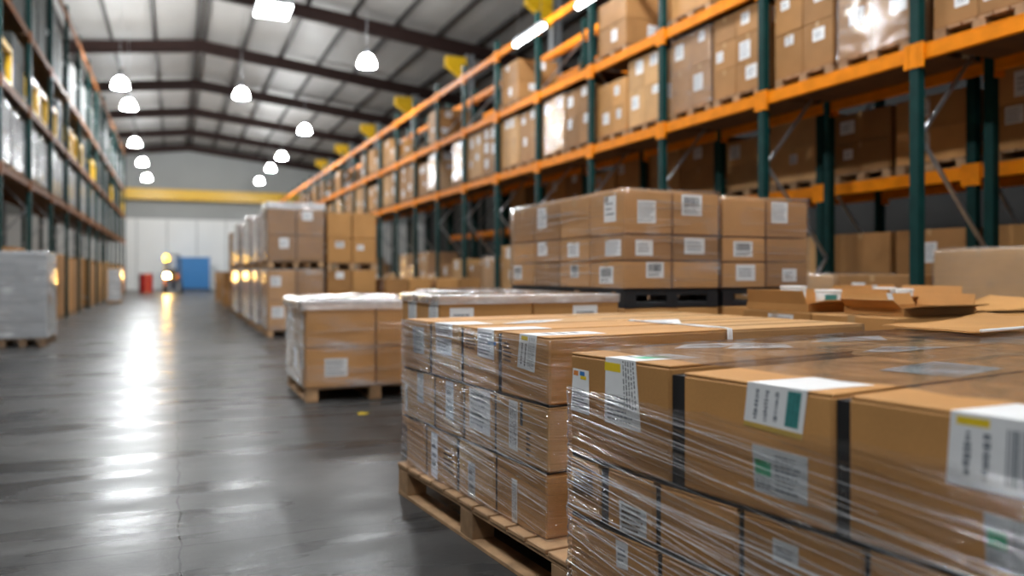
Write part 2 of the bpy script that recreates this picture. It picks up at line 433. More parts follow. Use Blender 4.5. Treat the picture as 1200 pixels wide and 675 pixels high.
# ------------------------------------------------------------------ lamps
def bell():
    mb = MB()
    prof = [(.0, .02), (.20, .0), (.275, .02), (.27, .08), (.24, .20), (.18, .31), (.10, .37), (.0, .375)]
    return mb.lathe(prof, 24).mesh('glowing_reflector', 'lamp_glow')
def capm():
    mb = MB(); mb.lathe([(.0, .36), (.10, .365), (.105, .40), (.085, .44), (.085, .56), (.05, .60), (.0, .60)], 16)
    return mb.mesh('ballast_cap', 'lamp_cap')
def lamp(p, label, group):
    t = link('pendant_lamp', None, loc=p)
    link('glowing_reflector', cached('bell', bell), t); link('ballast_cap', cached('cap', capm), t)
    top = roof_z(p[0]) - p[2] - .03
    MB().tube([(0, 0, .58), (0, 0, top)], .008, 5).build('suspension_cable', 'steel_grey', t)
    tag(t, label, 'lamp', group)
def lamp_px(px, py, z=8.0): return at_depth(px, py, FPX * (z - H) / (HOR - py)) - Vector((0, 0, .17))
for i, (x, y) in enumerate([(430, 72), (357, 152), (330, 183), (317, 197), (304, 212)]):
    lamp(lamp_px(x, y), '%s glowing bell lamp in the row hanging beside the orange rack' % ORD[i + 1], 'bell lamps beside the orange rack')
lamp(lamp_px(283, 110), 'single glowing bell lamp hanging below the roof ridge over the aisle', None)
for i, (x, y) in enumerate([(141, 98), (151, 123), (158, 167), (167, 190), (172, 208)]):
    lamp(lamp_px(x, y), '%s glowing bell lamp in the row hanging beside the shaded rack' % ORD[i + 1], 'bell lamps beside the shaded rack')
# extra unseen lamps, added along two rows to light the front piles
k = 0
for X in (-1.8, 5.6):
    for Y in (-3, 3.0, 9.0, 15.0):
        k += 1
        lamp(Vector((X, Y, 7.83)), '%s added glowing bell lamp overhead, out of view above the piles' % ORD[k], 'added bell lamps overhead')
# square panel lamp near the ridge
sp = at_depth(320, 12, 21.0)
t = link('pendant_lamp', None, loc=sp, rz=0.)
MB().box(-.42, .42, -.55, .55, -.05, .02).build('diffuser', 'strip_glow', t)
MB().box(-.45, .45, -.58, .58, .02, .12, c=.02).build('housing', 'lamp_cap', t)
for sx in (-.4, .4): MB().tube([(sx, 0, .1), (sx, 0, roof_z(sp.x + sx) - sp.z - .03)], .008, 5).build('suspension_cable', 'steel_grey', t)
tag(t, 'bright square panel lamp hanging from the roof near the ridge', 'lamp')
def strip(p, L, label):
    t = link('pendant_strip_lamp', None, loc=p)
    MB().tube([(0, -L / 2, 0), (0, L / 2, 0)], .055, 10).build('glowing_tube', 'strip_glow', t)
    MB().box(-.06, .06, -L / 2, L / 2, .05, .10).build('housing', 'lamp_cap', t)
    for s in (-.4, .4): MB().tube([(0, s * L, .1), (0, s * L, roof_z(p.x) - p.z - .03)], .006, 5).build('suspension_cable', 'steel_grey', t)
    tag(t, label, 'lamp')
strip(at_depth(620, 42, 15.6), 1.35, 'white strip lamp hanging just in front of the orange rack top')
strip(at_depth(692, -2, 13.2), .9, 'second white strip lamp over the orange rack, cut by the picture edge')

# ------------------------------------------------------------------ cartons, labels, pallets
def carton_mesh(w, l, h, near):
    mb = MB()
    if near:
        mb.box(0, w, -l, 0, 0, h - .006, c=.007)
        m = l / 2                                   # two top flaps meet along the middle
        mb.box(.002, w - .002, -m + .0015, -.002, h - .007, h, c=.002)
        mb.box(.002, w - .002, -l + .002, -m - .0015, h - .007, h, c=.002)
    else:
        mb.box(0, w, -l, 0, 0, h, c=.008)
    return mb
def tape_mesh(w, l, h):
    m = l / 2; t = .0012; q = .027; d = min(.07, h * .25)
    mb = MB()
    mb.box(0, w, -m - q, -m + q, h, h + t)
    mb.box(-t, 0, -m - q, -m + q, h - d, h + t); mb.box(w, w + t, -m - q, -m + q, h - d, h + t)
    return mb
def carton(parent_M, x, y, z, w, l, h, label, group, mat='cardboard', near=False, tape=True, rz=0., name='cardboard_carton'):
    me = cached(('carton', round(w, 3), round(l, 3), round(h, 3), near, mat), lambda: carton_mesh(w, l, h, near).mesh('cardboard_carton', mat))
    o = bpy.data.objects.new(name, me); C.objects.link(o)
    pos = parent_M @ Vector((x, y, z))
    o.location = pos; o.rotation_euler = (0, 0, parent_M.to_euler().z + rz)
    tag(o, label, 'carton', group)
    if tape:
        link('tape', cached(('tape', round(w, 3), round(l, 3), round(h, 3)), lambda: tape_mesh(w, l, h).mesh('tape', 'tape')), o)
    return o

PM = ['paper', 'ink', 'ink_grey', 'print_teal', 'print_green', 'print_yellow', 'print_mustard', 'print_blue', 'print_orange', 'paper_grey', 'ink_brown']
PI = {k: i for i, k in enumerate(PM)}
def prints(kind, r):
    """list of (a0,a1,b0,b1,colour): a runs across the label, b from its top down"""
    o = []
    def columns(a0, a1, b0, b1, n, col='ink'):
        for i in range(n):
            c = a0 + (a1 - a0) * (i + .5) / n; ww = (a1 - a0) / n * .42; b = b0
            while b < b1 - .02:
                e = min(b1, b + r.uniform(.02, .09)); o.append((c - ww * r.uniform(.5, 1) / 2, c + ww * r.uniform(.5, 1) / 2, b, e, col)); b = e + r.uniform(.012, .035)
    def rows(a0, a1, b0, b1, n, col='ink'):
        for i in range(n):
            c = b0 + (b1 - b0) * (i + .5) / n; ww = (b1 - b0) / n * .45; a = a0; end = a1 - r.uniform(0, .35) * (a1 - a0)
            while a < end:
                e = min(end, a + r.uniform(.03, .12)); o.append((a, e, c - ww / 2, c + ww / 2, col)); a = e + r.uniform(.012, .03)
    def bars(a0, a1, b0, b1, col='ink', vert=True):
        p = a0 if vert else b0; end = a1 if vert else b1
        while p < end:
            wv = r.choice((.006, .010, .016, .022)) * 1.2; q = min(end, p + wv)
            o.append((p, q, b0, b1, col) if vert else (a0, a1, p, q, col)); p = q + r.choice((.008, .012, .02))
    if kind == 'columns': columns(.1, .9, .1, .92, 4)
    elif kind == 'yellowtop':
        o.append((.12, .5, .05, .17, 'print_yellow')); columns(.10, .52, .26, .9, 2); columns(.56, .92, .08, .92, 4, 'ink_grey')
    elif kind == 'bigteal':
        columns(.10, .62, .12, .80, 3, 'ink_grey'); o.append((.70, .92, .06, .80, 'print_teal')); columns(.72, .90, .08, .78, 3, 'ink'); o.append((-.0, 1.0, .88, 1.0, 'print_mustard'))
    elif kind == 'greenside':
        o.append((.04, .34, .30, .62, 'print_green')); rows(.42, .94, .08, .9, 8, 'ink_grey'); rows(.05, .35, .70, .92, 3, 'ink_grey')
    elif kind == 'bigyellow':
        o.append((.07, .42, .05, .16, 'print_yellow')); columns(.10, .50, .24, .86, 2, 'ink_grey'); bars(.60, .95, .14, .88, 'ink_grey')
    elif kind == 'patchy':
        o += [(.05, .35, .05, .16, 'print_orange'), (.45, .75, .04, .14, 'print_blue'), (.50, .85, .14, .22, 'print_yellow')]; rows(.08, .92, .45, .92, 7, 'ink_grey')
    elif kind == 'wide':
        o.append((-.02, .5, .07, .20, 'print_yellow')); columns(.55, .95, .02, .70, 5); rows(.08, .9, .55, .95, 6, 'ink_grey')
    elif kind == 'greentop': o.append((.35, .75, .30, .75, 'print_green')); rows(.05, .3, .2, .8, 3, 'ink_grey')
    elif kind == 'ribs':
        for i in range(11): o.append((0.05, .98, .04 + .088 * i, .04 + .088 * i + .045, 'ink_brown'))
    elif kind == 'text': rows(.06, .94, .08, .92, 7, 'ink_grey')
    elif kind == 'lines': rows(.04, .96, .05, .95, 5, 'ink_brown')
    elif kind == 'bars': bars(.12, .88, .12, .6); rows(.12, .88, .68, .92, 3)
    elif kind == 'few': rows(.15, .85, .2, .8, 3, 'ink_grey')
    return o
def sheet(o, P, nrm, kind, r, base='paper', name='shipping_label', th=.0012, lift=0.):
    """P(a,b) -> local point on the carton's face; a printed paper sheet of real thickness"""
    mb = MB(); nv = Vector(nrm)
    def quad(a0, a1, b0, b1, l0, l1, mi):
        c = [P(a0, b0), P(a1, b0), P(a1, b1), P(a0, b1)]
        vs = [p + nv * l0 for p in c] + [p + nv * l1 for p in c]
        mb.add(vs, [(0, 1, 2, 3), (7, 6, 5, 4), (0, 4, 5, 1), (1, 5, 6, 2), (2, 6, 7, 3), (3, 7, 4, 0)], mi)
    if base: quad(0, 1, 0, 1, lift, lift + th, PI[base])
    for (a0, a1, b0, b1, c) in prints(kind, r): quad(a0, a1, b0, b1, lift + th * .6, lift + th + .0004, PI[c])
    return mb.build(name, PM, o)

def pallet_w(M, w, l, label, group=None, h=.145, detail=True, mats=('wood', 'wood'), rz=0., z=0., name='wooden_pallet'):
    """origin at the far corner on the aisle side, like the cartons: x 0..w, y -l..0"""
    t = bpy.data.objects.new(name, None); C.objects.link(t)
    t.location = M @ Vector((0, 0, z)); t.rotation_euler = (0, 0, M.to_euler().z + rz)
    tag(t, label, 'pallet', group)
    key = (round(w, 2), round(l, 2), round(h, 3), mats)
    bt = .02
    if detail:
        nb = max(5, int(l / .17)); bw = l / nb
        board = cached(('db',) + key, lambda: MB().box(0, w, -bw + .022, 0, 0, bt, c=.003).mesh('deck_board', mats[0]))
        for i in range(nb): link('deck_board', board, t, (0, -i * bw - .006, h - bt))
        blk = cached(('bl',) + key, lambda: MB().box(-.06, .06, -.07, .07, 0, h - 2 * bt - .018, c=.004).mesh('block', mats[1]))
        stringer = cached(('st',) + key, lambda: MB().box(-.06, .06, -l + .006, -.006, 0, .018, c=.002).mesh('stringer_board', mats[0]))
        skid = cached(('sk',) + key, lambda: MB().box(-.06, .06, -l + .006, -.006, 0, bt, c=.002).mesh('bottom_board', mats[0]))
        for x in (.065, w / 2, w - .065):
            link('stringer_board', stringer, t, (x, 0, h - bt - .018)); link('bottom_board', skid, t, (x, 0, 0))
            for y in (-.08, -l / 2, -l + .08): link('block', blk, t, (x, y, bt))
    else:
        dk = MB(); nb = 6; bw = l / nb
        for i in range(nb): dk.box(0, w, -i * bw - bw + .02, -i * bw, h - .024, h)
        link('deck', cached(('dk',) + key, lambda: dk.mesh('deck', mats[0])), t)
        rn = cached(('rn',) + key, lambda: MB().box(-.05, .05, -l, 0, 0, .022).box(-.05, .05, -.13, 0, .022, h - .024).box(-.05, .05, -l / 2 - .065, -l / 2 + .065, .022, h - .024).box(-.05, .05, -l, -l + .13, .022, h - .024).mesh('runner', mats[1]))
        for x in (.055, w / 2, w - .055): link('runner', rn, t, (x, 0, 0))
        if mats[0] == 'black_plastic':
            eb = cached(('eb',) + key, lambda: MB().box(.004, w - .004, -.10, 0, .0, .045, c=.004).box(.004, w - .004, -.10, 0, h - .05, h - .025).mesh('end_board', mats[0]))
            for y in (-.003, -l + .103): link('end_board', eb, t, (0, y, 0))
    return t

def wrap_shell(M, w, l, z0, z1, label, mat='film_load', off=.016, amp=.010, n=18, seed=0, group=None, top=True, folds=0, dome=0.):
    """closed film cover round a load: four wrinkled sides and a crumpled top, one film"""
    mb = MB(); off_ = off
    per = []
    cr = .008
    def side(ax, ay, bx, by):
        for i in range(n + 1): f = i / n; per.append((ax + (bx - ax) * f, ay + (by - ay) * f))
    X0, X1, Y1, Y0_ = -off_, w + off_, off_, -l - off_
    side(X0 + cr, Y1, X1 - cr, Y1); side(X1, Y1 - cr, X1, Y0_ + cr); side(X1 - cr, Y0_, X0 + cr, Y0_); side(X0, Y0_ + cr, X0, Y1 - cr)
    cx, cy = w / 2, -l / 2
    nz = max(6, int((z1 - z0) / .06)); N = len(per)
    vs = []
    for k in range(nz + 1):
        z = z0 + (z1 + off_ - z0) * k / nz
        for (x, y) in per:
            nn = noise.noise(Vector((x * 2.2 + seed, y * 2.2, z * 9))) + .5 * noise.noise(Vector((x * 6, y * 6 + seed, z * 16)))
            d = amp * max(-.5, min(1.2, nn))
            nx = -1 if x < .001 - off_ + cr * .5 else (1 if x > w + off_ - cr * .6 else 0)
            ny = 1 if y > off_ - cr * .6 else (-1 if y < -l - off_ + cr * .6 else 0)
            vs.append((x + nx * d, y + ny * d, z))
    fs = [(k * N + i, k * N + (i + 1) % N, (k + 1) * N + (i + 1) % N, (k + 1) * N + i) for k in range(nz) for i in range(N)]
    if top:
        rings = 6; b0 = nz * N
        for q in range(1, rings + 1):
            f = 1 - q / (rings + .6)
            for (x, y) in per:
                z = z1 + off_ + dome * (1 - f) ** .6 * (.6 + .8 * abs(noise.noise(Vector((x * 2.2, y * 2.2 + seed, 3))))) + .012 * abs(noise.noise(Vector((x * 3 + seed, y * 3, q * .8)))) + .008 * abs(noise.noise(Vector((x * 9, y * 9 + seed, q))))
                vs.append((cx + (x - cx) * f, cy + (y - cy) * f, z))
            for i in range(N):
                a = b0 + (q - 1) * N; b = b0 + q * N
                fs.append((a + i, a + (i + 1) % N, b + (i + 1) % N, b + i))
        fs.append(tuple(b0 + rings * N + i for i in range(N)))
    mb.add(vs, fs, 0, True)
    o = mb.build('stretch_wrap', mat)
    o.matrix_world = M
    if folds:       # rolled and pulled film along the aisle face and the near face
        r = random.Random(seed + 77); fo = MB()
        for i in range(folds):
            L_ = l if i % 2 else w
            za = z0 + (z1 - z0) * r.uniform(.05, .95); sl = r.gauss(0, .06); a0 = r.uniform(0, L_ * .6); a1 = min(L_, a0 + r.uniform(.25, .9) * L_); rm = r.uniform(.002, .007)
            pts = []; rr = []
            for q in range(17):
                f = q / 16; a = a0 + (a1 - a0) * f; z = za - sl * a + .014 * noise.noise(Vector((a * 4, i, seed)))
                if z0 + .012 < z < z1:
                    pts.append((-off_ - amp * .5 - .002, -a, z) if i % 2 else (a, -l - off_ - amp * .5 - .002, z)); rr.append(rm * (.2 + .8 * math.sin(math.pi * f)) * (.6 + .8 * abs(noise.noise(Vector((a * 9, i * 3, seed))))))
            if len(pts) > 3: fo.tube(pts, rr, 8)
        c = fo.build('rolled_fold', 'film_fold', o); c['kind'] = 'stuff'
    tag(o, label, 'wrap', group)
    return o

def frame(X, Y, rz, z=0.):
    m = Matrix.Rotation(rz, 4, 'Z'); m.translation = Vector((X, Y, z)); return m

LAYER = {1: ['only'], 2: ['lower', 'upper'], 3: ['bottom', 'middle', 'top'], 4: ['bottom', 'second', 'third', 'top']}
def load(M, nx, ny, cw, cl, ch, phrase, pal='wood', wrap='film_load', pal_label=None, wrap_label=None, mat='cardboard', lab=.5, gap=.008, pallet=True, detail=False, ph=.145, near=False, seed=0, group=None, base_z=0., amp=.010, noun='brown carton', labkind=('text', 'few', 'bars'), tape=True, folds=0):
    """a palletised load: pallet + cartons (each one a thing) + film. ch: list of layer heights."""
    r = random.Random(seed * 31 + 5)
    W, Ln = nx * (cw + gap) - gap, ny * (cl + gap) - gap
    nz = len(ch)
    if pallet:
        mats = {'wood': ('wood', 'wood'), 'dark': ('wood_dark', 'wood_dark'), 'black': ('black_plastic', 'black_plastic')}[pal]
        pallet_w(M, W, Ln, pal_label or ('wooden pallet under the ' + phrase), None, ph, detail, mats, z=base_z, name='plastic_pallet' if pal == 'black' else 'wooden_pallet')
    z = base_z + (ph if pallet else 0) + .001
    for k in range(nz):
        for i in range(nx):
            for j in range(ny):
                hk = ch[k]
                if i > 0 and j < ny - 1 and k < nz - 1:     # wholly inside the load: one tall carton
                    if k: continue
                    hk = sum(ch[:-1])
                bits = [noun]
                if nz > 1: bits.append(LAYER[nz][k] + ' layer')
                if ny > 1: bits.append(('front', 'second', 'third', 'fourth')[ny - 1 - j] + ' row')
                if nx > 1: bits.append(('aisle', 'second', 'third')[i] + ' column')
                bits.append(phrase)
                cx = i * (cw + gap) + r.uniform(-.002, .002); cy = -j * (cl + gap)
                o = carton(M, cx, cy, z, cw, cl, hk - (.002 if gap < .01 else .009), ', '.join(bits), group or ('cartons of the ' + phrase), mat if isinstance(mat, str) else r.choice(mat), near, tape)
                h = ch[k]
                if j == ny - 1 and r.random() < lab:      # label on the near face
                    a = r.uniform(.08, .5) * cw; ww = min(cw * .45, r.uniform(.14, .26)); hh = min(h * .62, ww * r.uniform(.7, 1.1)); zt = h * r.uniform(.72, .95)
                    sheet(o, lambda u, v, a=a, ww=ww, hh=hh, zt=zt: Vector((a + u * ww, -cl, zt - v * hh)), (0, -1, 0), r.choice(labkind), r, 'paper')
                if i == 0 and r.random() < lab:           # and on the aisle face
                    a = r.uniform(.08, .5) * cl; ww = min(cl * .45, r.uniform(.14, .26)); hh = min(h * .62, ww * r.uniform(.7, 1.1)); zt = h * r.uniform(.72, .95)
                    sheet(o, lambda u, v, a=a, ww=ww, hh=hh, zt=zt: Vector((0, -a - u * ww, zt - v * hh)), (-1, 0, 0), r.choice(labkind), r, 'paper')
        z += ch[k]
    if wrap:
        wrap_shell(M, W, Ln, base_z + (ph + .002 if pallet else .01), z, wrap_label or ('clear stretch wrap round the ' + phrase), wrap, seed=seed, amp=amp, folds=folds)
    return z

# ------------------------------------------------------------------ the two big piles in front
def local_hit(M, axis, val, px, py):
    Mi = M.inverted(); o = Mi @ EYE; d = Mi.to_3x3() @ ray(px, py)
    t = (val - o[axis]) / d[axis]
    return o + d * t

def near_film(M, w, l, z0, z1, tilt, label, mat, cords, seed, loose=.0, folds=0):
    """tight stretch film round a pile, with its pulled cords; closed round all four sides"""
    t = bpy.data.objects.new('stretch_wrap', None); C.objects.link(t); t.matrix_world = M
    tag(t, label, 'wrap')
    off = .009; cr = .014
    per = []
    def seg(ax, ay, bx, by, n):
        for i in range(n + 1): f = i / n; per.append((ax + (bx - ax) * f, ay + (by - ay) * f))
    seg(-off, off - cr, -off, -l - off + cr, 120)
    seg(-off + cr * .3, -l - off + cr * .3, w + off - cr, -l - off, 40)
    seg(w + off, -l - off + cr, w + off, off - cr, 16)
    seg(w + off - cr, off, -off + cr * .3, off - cr * .3 + .004, 16)
    per.append(per[0])
    dist = [0.]
    for a, b in zip(per, per[1:]): dist.append(dist[-1] + math.hypot(b[0] - a[0], b[1] - a[1]))
    nz = int((z1 - z0) / .0045); N = len(per)
    vs = []; uv = []
    for k in range(nz + 1):
        for i, (x, y) in enumerate(per):
            zt = z1 - loose * abs(noise.noise(Vector((dist[i] * 1.6, seed, 0)))) * 2
            z = z0 + (zt - z0) * k / nz
            u = dist[i]; v = z + tilt * u
            d = .0046 * noise.noise(Vector((u * 1.1, v * 62, seed))) + .0045 * noise.noise(Vector((u * .7 + 9, v * 22, seed)))
            d = max(-.006, d)
            nx = -1 if x < -off + cr * .4 else (1 if x > w + off - cr * .4 else 0)
            ny = -1 if y < -l - off + cr * .4 else (1 if y > off - cr * .7 else 0)
            vs.append((x + nx * d, y + ny * d, z)); uv.append((u, v))
    fs = [(k * N + i, k * N + i + 1, (k + 1) * N + i + 1, (k + 1) * N + i) for k in range(nz) for i in range(N - 1)]
    mb = MB(); mb.add(vs, fs, 0, True, uv); mb.build('film', mat, t)
    r = random.Random(seed); mb = MB()
    for i in range(cords):
        za = z0 + (z1 - z0) * (r.random() ** 1.15 * 1.02) if i % 3 else z0 + (z1 - z0) * r.uniform(.30, .62)
        sl = tilt + r.gauss(0, .035)
        s0, s1 = (0, l) if r.random() < .35 else sorted((r.uniform(0, l * .6), r.uniform(l * .4, l)))
        pts = []
        for q in range(9):
            s_ = s0 + (s1 - s0) * q / 8; z = za - sl * s_ + .002 * math.sin(q * 1.7 + i)
            if z0 + .005 < z < z1 + .01: pts.append((-off - .004, -s_, z))
        if len(pts) > 2: mb.tube(pts, r.uniform(.0003, .0008), 5)
    if mb.v:
        c = mb.build('pulled_cord', 'film_cord', t); c['kind'] = 'stuff'
    fo = MB()
    for i in range(folds):
        za = z0 + (z1 - z0) * r.uniform(.04, .98); sl = tilt + r.gauss(.01, .04)
        s0 = r.uniform(0, l * .75) if i % 4 else 0; s1 = min(l, s0 + r.uniform(.25, .9)); rm = r.uniform(.0012, .0048)
        pts = []; rr = []
        for q in range(25):
            f = q / 24; s_ = s0 + (s1 - s0) * f
            z = za - sl * s_ + .006 * noise.noise(Vector((s_ * 5, i, seed)))
            if z0 + .01 < z < z1:
                pts.append((-off - .003, -s_, z)); rr.append(rm * (.25 + .75 * math.sin(math.pi * f)) * (.65 + .7 * abs(noise.noise(Vector((s_ * 14, i * 3, seed))))))
        if len(pts) > 3: fo.tube(pts, rr, 10)
    if fo.v:
        c = fo.build('rolled_fold', 'film_fold', t); c['kind'] = 'stuff'
    return t

TOPZ = 1.033
# --- back pile: smaller cartons on the pale pallet
RB = math.atan(530 / FPX) - TH
PB = at_depth(472, 373.2, 4.737); PB.z = 0
MBK = frame(PB.x, PB.y, RB)
DECK = .186
def s_back(px, py=430): return -local_hit(MBK, 0, 0, px, py).y
colw = (.985, .985); gapB = .01
rows_b = [  # z0, z1, pixel spans of the aisle face
    (.751, TOPZ, [(475, 501.5), (505.5, 538), (543, 581.5), (587, 644)]),
     (.469, .738, [(477, 506.5), (510.5, 540.5), (545, 577), (580.5, 642.5)]),
    (DECK + .001, .455, [(477, 497), (500.5, 533), (537, 578), (582, 640)])]
rb = random.Random(3)
backs = {}
for ri, (z0, z1, spans) in enumerate(rows_b):
    lay = ('top', 'middle', 'bottom')[ri]
    for bi, (a, b) in enumerate(spans):
        s0, s1 = s_back(a), s_back(b)
        nm = ORD[4 - bi]
        o = carton(MBK, rb.uniform(-.003, .004), -s0, z0, colw[0], s1 - s0, z1 - z0,
                   'brown carton, %s layer, %s from the near corner, aisle side of the pale-pallet pile' % (lay, nm), 'cartons of the pale-pallet pile', ('cardboard', 'cardboard_pale')[(ri + bi) % 3 == 1], True, tape=False)
        backs[ri, bi] = (o, s0, s1, z0, z1)
    if ri == 0:
        for bi, (a, b) in enumerate(spans):
            s0, s1 = s_back(a), s_back(b)
            carton(MBK, colw[0] + gapB, -s0, z0, colw[1], s1 - s0, z1 - z0 - .002,
                   'brown carton, top layer, %s from the near corner, inner column of the pale-pallet pile' % ORD[4 - bi], 'cartons of the pale-pallet pile', 'cardboard_pale', True, tape=True)
S_END = s_back(644)
for bi in range(3):
    q = S_END / 3
    carton(MBK, colw[0] + gapB, -q * bi, DECK + .001, colw[1], q - .006, .748 - DECK, 'tall brown carton under the inner column of the pale-pallet pile, %s from the near corner' % ORD[3 - bi], 'cartons of the pale-pallet pile', 'cardboard', False, tape=False)
pb = frame(PB.x - .03, PB.y + .012, math.atan(505 / FPX) - TH)
pallet_w(pb, 2.0, S_END + .27, 'pale wooden pallet beside the floor joint, under the striped-wrap pile of small cartons', None, DECK, True, ('wood', 'wood'))
near_film(MBK, colw[0] * 2 + gapB, S_END, DECK + .003, TOPZ - .004, .075, 'clear streaky stretch wrap round the pile on the pale pallet', 'film_near', 85, 11, folds=26)

def face_label(store, key, quad, kind, r, base='paper', wrapT=0., M=None, name='shipping_label', wrapkind='none', label=None):
    """quad: four pixels (top-left, top-right, bottom-right, bottom-left) on the pile's aisle face"""
    o, s0, s1, z0, z1 = store[key]
    Mi = o.matrix_basis.inverted() @ M
    pts = []
    for (x, y) in quad:
        p = Mi @ local_hit(M, 0, 0, x, y)
        pts.append(Vector((0, max(-(s1 - s0) + .002, min(-.002, p.y)), max(.002, min(z1 - z0 - .001, p.z)))))
    if wrapT: pts[0].z = pts[1].z = z1 - z0
    P = lambda a, b: (pts[0].lerp(pts[1], a)).lerp(pts[3].lerp(pts[2], a), b)
    L_ = sheet(o, P, (-1, 0, 0), kind, r, base, name)
    if label: L_['label'] = label
    if wrapT:
        Q = lambda a, b: Vector((-.0012 + wrapT * (1 - b) , pts[0].y + (pts[1].y - pts[0].y) * a - (1 - b) * .03, z1 - z0))
        sheet(o, Q, (0, 0, 1), wrapkind, r, base, name)
    return L_
r = random.Random(21)
FL = lambda key, quad, kind, **k: face_label(backs, key, quad, kind, r, M=MBK, **k)
FL((0, 0), [(484, 383), (497, 384), (497, 415), (485, 413)], 'text', base='paper_grey')
FL((0, 1), [(510, 378), (530, 380), (530, 396), (511, 392)], 'lines', wrapT=.22)
FL((0, 1), [(511, 394), (529, 398), (529, 418), (511, 413)], 'few', base='paper_grey')
FL((0, 2), [(545, 388), (559, 390), (559, 412), (545, 409)], 'lines', base=None, name='printed_text')
FL((0, 2), [(560, 386), (579, 389), (579, 422), (560, 417)], 'text', wrapT=.30)
FL((0, 2), [(572, 400), (582, 401), (582, 405), (572, 404)], 'none', base='print_blue', name='blue_tape')
FL((0, 3), [(609, 390), (629, 393), (626, 437), (606, 430)], 'yellowtop', wrapT=.34, wrapkind='few')
FL((0, 3), [(589, 398), (600, 400), (600, 428), (589, 424)], 'lines', base=None, name='printed_text')
FL((1, 0), [(489, 433), (496, 435), (496, 473), (489, 470)], 'none', base='paper_grey')
FL((1, 1), [(523, 441), (532, 444), (532, 494), (523, 489)], 'few', base='paper_grey')
FL((1, 2), [(551, 452), (575, 458), (575, 512), (551, 500)], 'text', base='paper')
FL((1, 3), [(596, 468), (606, 471), (606, 530), (596, 524)], 'columns', base='paper')
FL((1, 3), [(609, 471), (612, 472), (612, 500), (609, 498)], 'none', base='ink', name='printed_bar')
FL((1, 3), [(616, 502), (622, 504), (622, 540), (616, 537)], 'lines', base=None, name='printed_text')
FL((2, 1), [(506, 506), (513, 509), (513, 562), (506, 556)], 'few', base='paper')
FL((2, 1), [(520, 520), (532, 526), (532, 560), (520, 552)], 'lines', base=None, name='printed_text')
FL((2, 2), [(548, 540), (556, 544), (556, 585), (548, 580)], 'few', base='paper_grey')
FL((2, 3), [(600, 560), (606, 563), (606, 620), (600, 614)], 'columns', base='paper')

# --- front pile: big labelled cartons
RF = math.atan(600 / FPX) - TH
PF = at_depth(668, 413, 2.70); PF.z = 0
MF = frame(PF.x, PF.y, RF)
def s_front(px, py=500): return -local_hit(MF, 0, 0, px, py).y
fronts = {}
rows_f = [
    (.697, (1.033, 1.020, 1.022), [(667.5, 784), (800, 976), (993.5, 1300)]),
    (.500, (.684,) * 5, [(667.5, 701.5), (711, 765), (771.5, 862), (869.5, 1009), (1017, 1300)]),
    (.205, (.484,) * 3, [(667.5, 767), (774, 963), (974, 1300)])]
FW = .86
for ri, (z0, z1s, spans) in enumerate(rows_f):
    lay = ('top', 'middle', 'bottom')[ri]
    for bi, (a, b) in enumerate(spans):
        s0, s1 = max(0, s_front(a)), s_front(b)
        o = carton(MF, rb.uniform(0, .004), -s0, z0, FW, s1 - s0, z1s[bi] - z0,
                   'brown carton, %s layer, %s from the far corner, aisle side of the big-carton pile' % (lay, ORD[bi + 1]), 'cartons of the big-carton pile', 'cardboard', True, tape=False)
        fronts[ri, bi] = (o, s0, s1, z0, z1s[bi])
F_END = s_front(1300)
for col in (1, 2):
    for bi in range(3):
        q = F_END / 3
        carton(MF, col * (FW + .012), -q * bi, .699, FW, q - .014, .325 - .006 * col, 'brown carton, top layer, %s from the far edge, %s column of the big-carton pile' % (ORD[bi + 1], ('', 'middle', 'outer')[col]), 'cartons of the big-carton pile', ('cardboard', 'cardboard_pale')[(bi + col) % 2], True)
        carton(MF, col * (FW + .012), -q * bi, .205, FW, q - .014, .492, 'tall brown carton beneath the %s column of the big-carton pile, %s from the far edge' % (('', 'middle', 'outer')[col], ORD[bi + 1]), 'cartons of the big-carton pile', 'cardboard', False, tape=False)
FWID = 3 * FW + .024
pallet_w(frame(PF.x, PF.y, RF), FWID, F_END, 'wooden pallet under the pile of big labelled cartons', None, .204, True)
near_film(MF, FWID, F_END, .207, .925, .10, 'clear stretch wrap pulled in diagonal folds round the big-carton pile', 'film_near', 60, 23, loose=.03, folds=44)
r = random.Random(5)
FF = lambda key, quad, kind, **k: face_label(fronts, key, quad, kind, r, M=MF, **k)
FF((0, 0), [(671, 431), (689, 435), (690, 487), (668, 480)], 'patchy')
FF((0, 0), [(709, 424), (744, 431), (750, 507), (708, 494)], 'wide', wrapT=.24, wrapkind='greentop')
FF((0, 1), [(876, 452), (946, 466), (939, 516), (871, 498)], 'bigteal', wrapT=.22)
FF((0, 1), [(881, 520), (946, 537), (946, 594), (884, 574)], 'greenside', base='paper_grey')
FF((0, 2), [(1114, 478), (1230, 505), (1228, 592), (1108, 566)], 'bigyellow', wrapT=.20)
FF((0, 2), [(1152, 600), (1235, 622), (1235, 690), (1155, 662)], 'greenside', base='paper_grey')
FF((1, 0), [(671, 551), (695, 557), (695, 583), (671, 576)], 'ribs', base=None, name='printed_panel')
FF((1, 1), [(727, 587), (757, 601), (757, 632), (727, 622)], 'lines', base='paper_grey')
FF((1, 1), [(725, 586), (731, 588), (731, 625), (726, 623)], 'none', base='paper')
FF((2, 0), [(721, 632), (735, 638), (735, 669), (722, 664)], 'few', base='paper')
FF((1, 3), [(905, 630), (935, 642), (935, 668), (905, 656)], 'few', base='paper_grey')

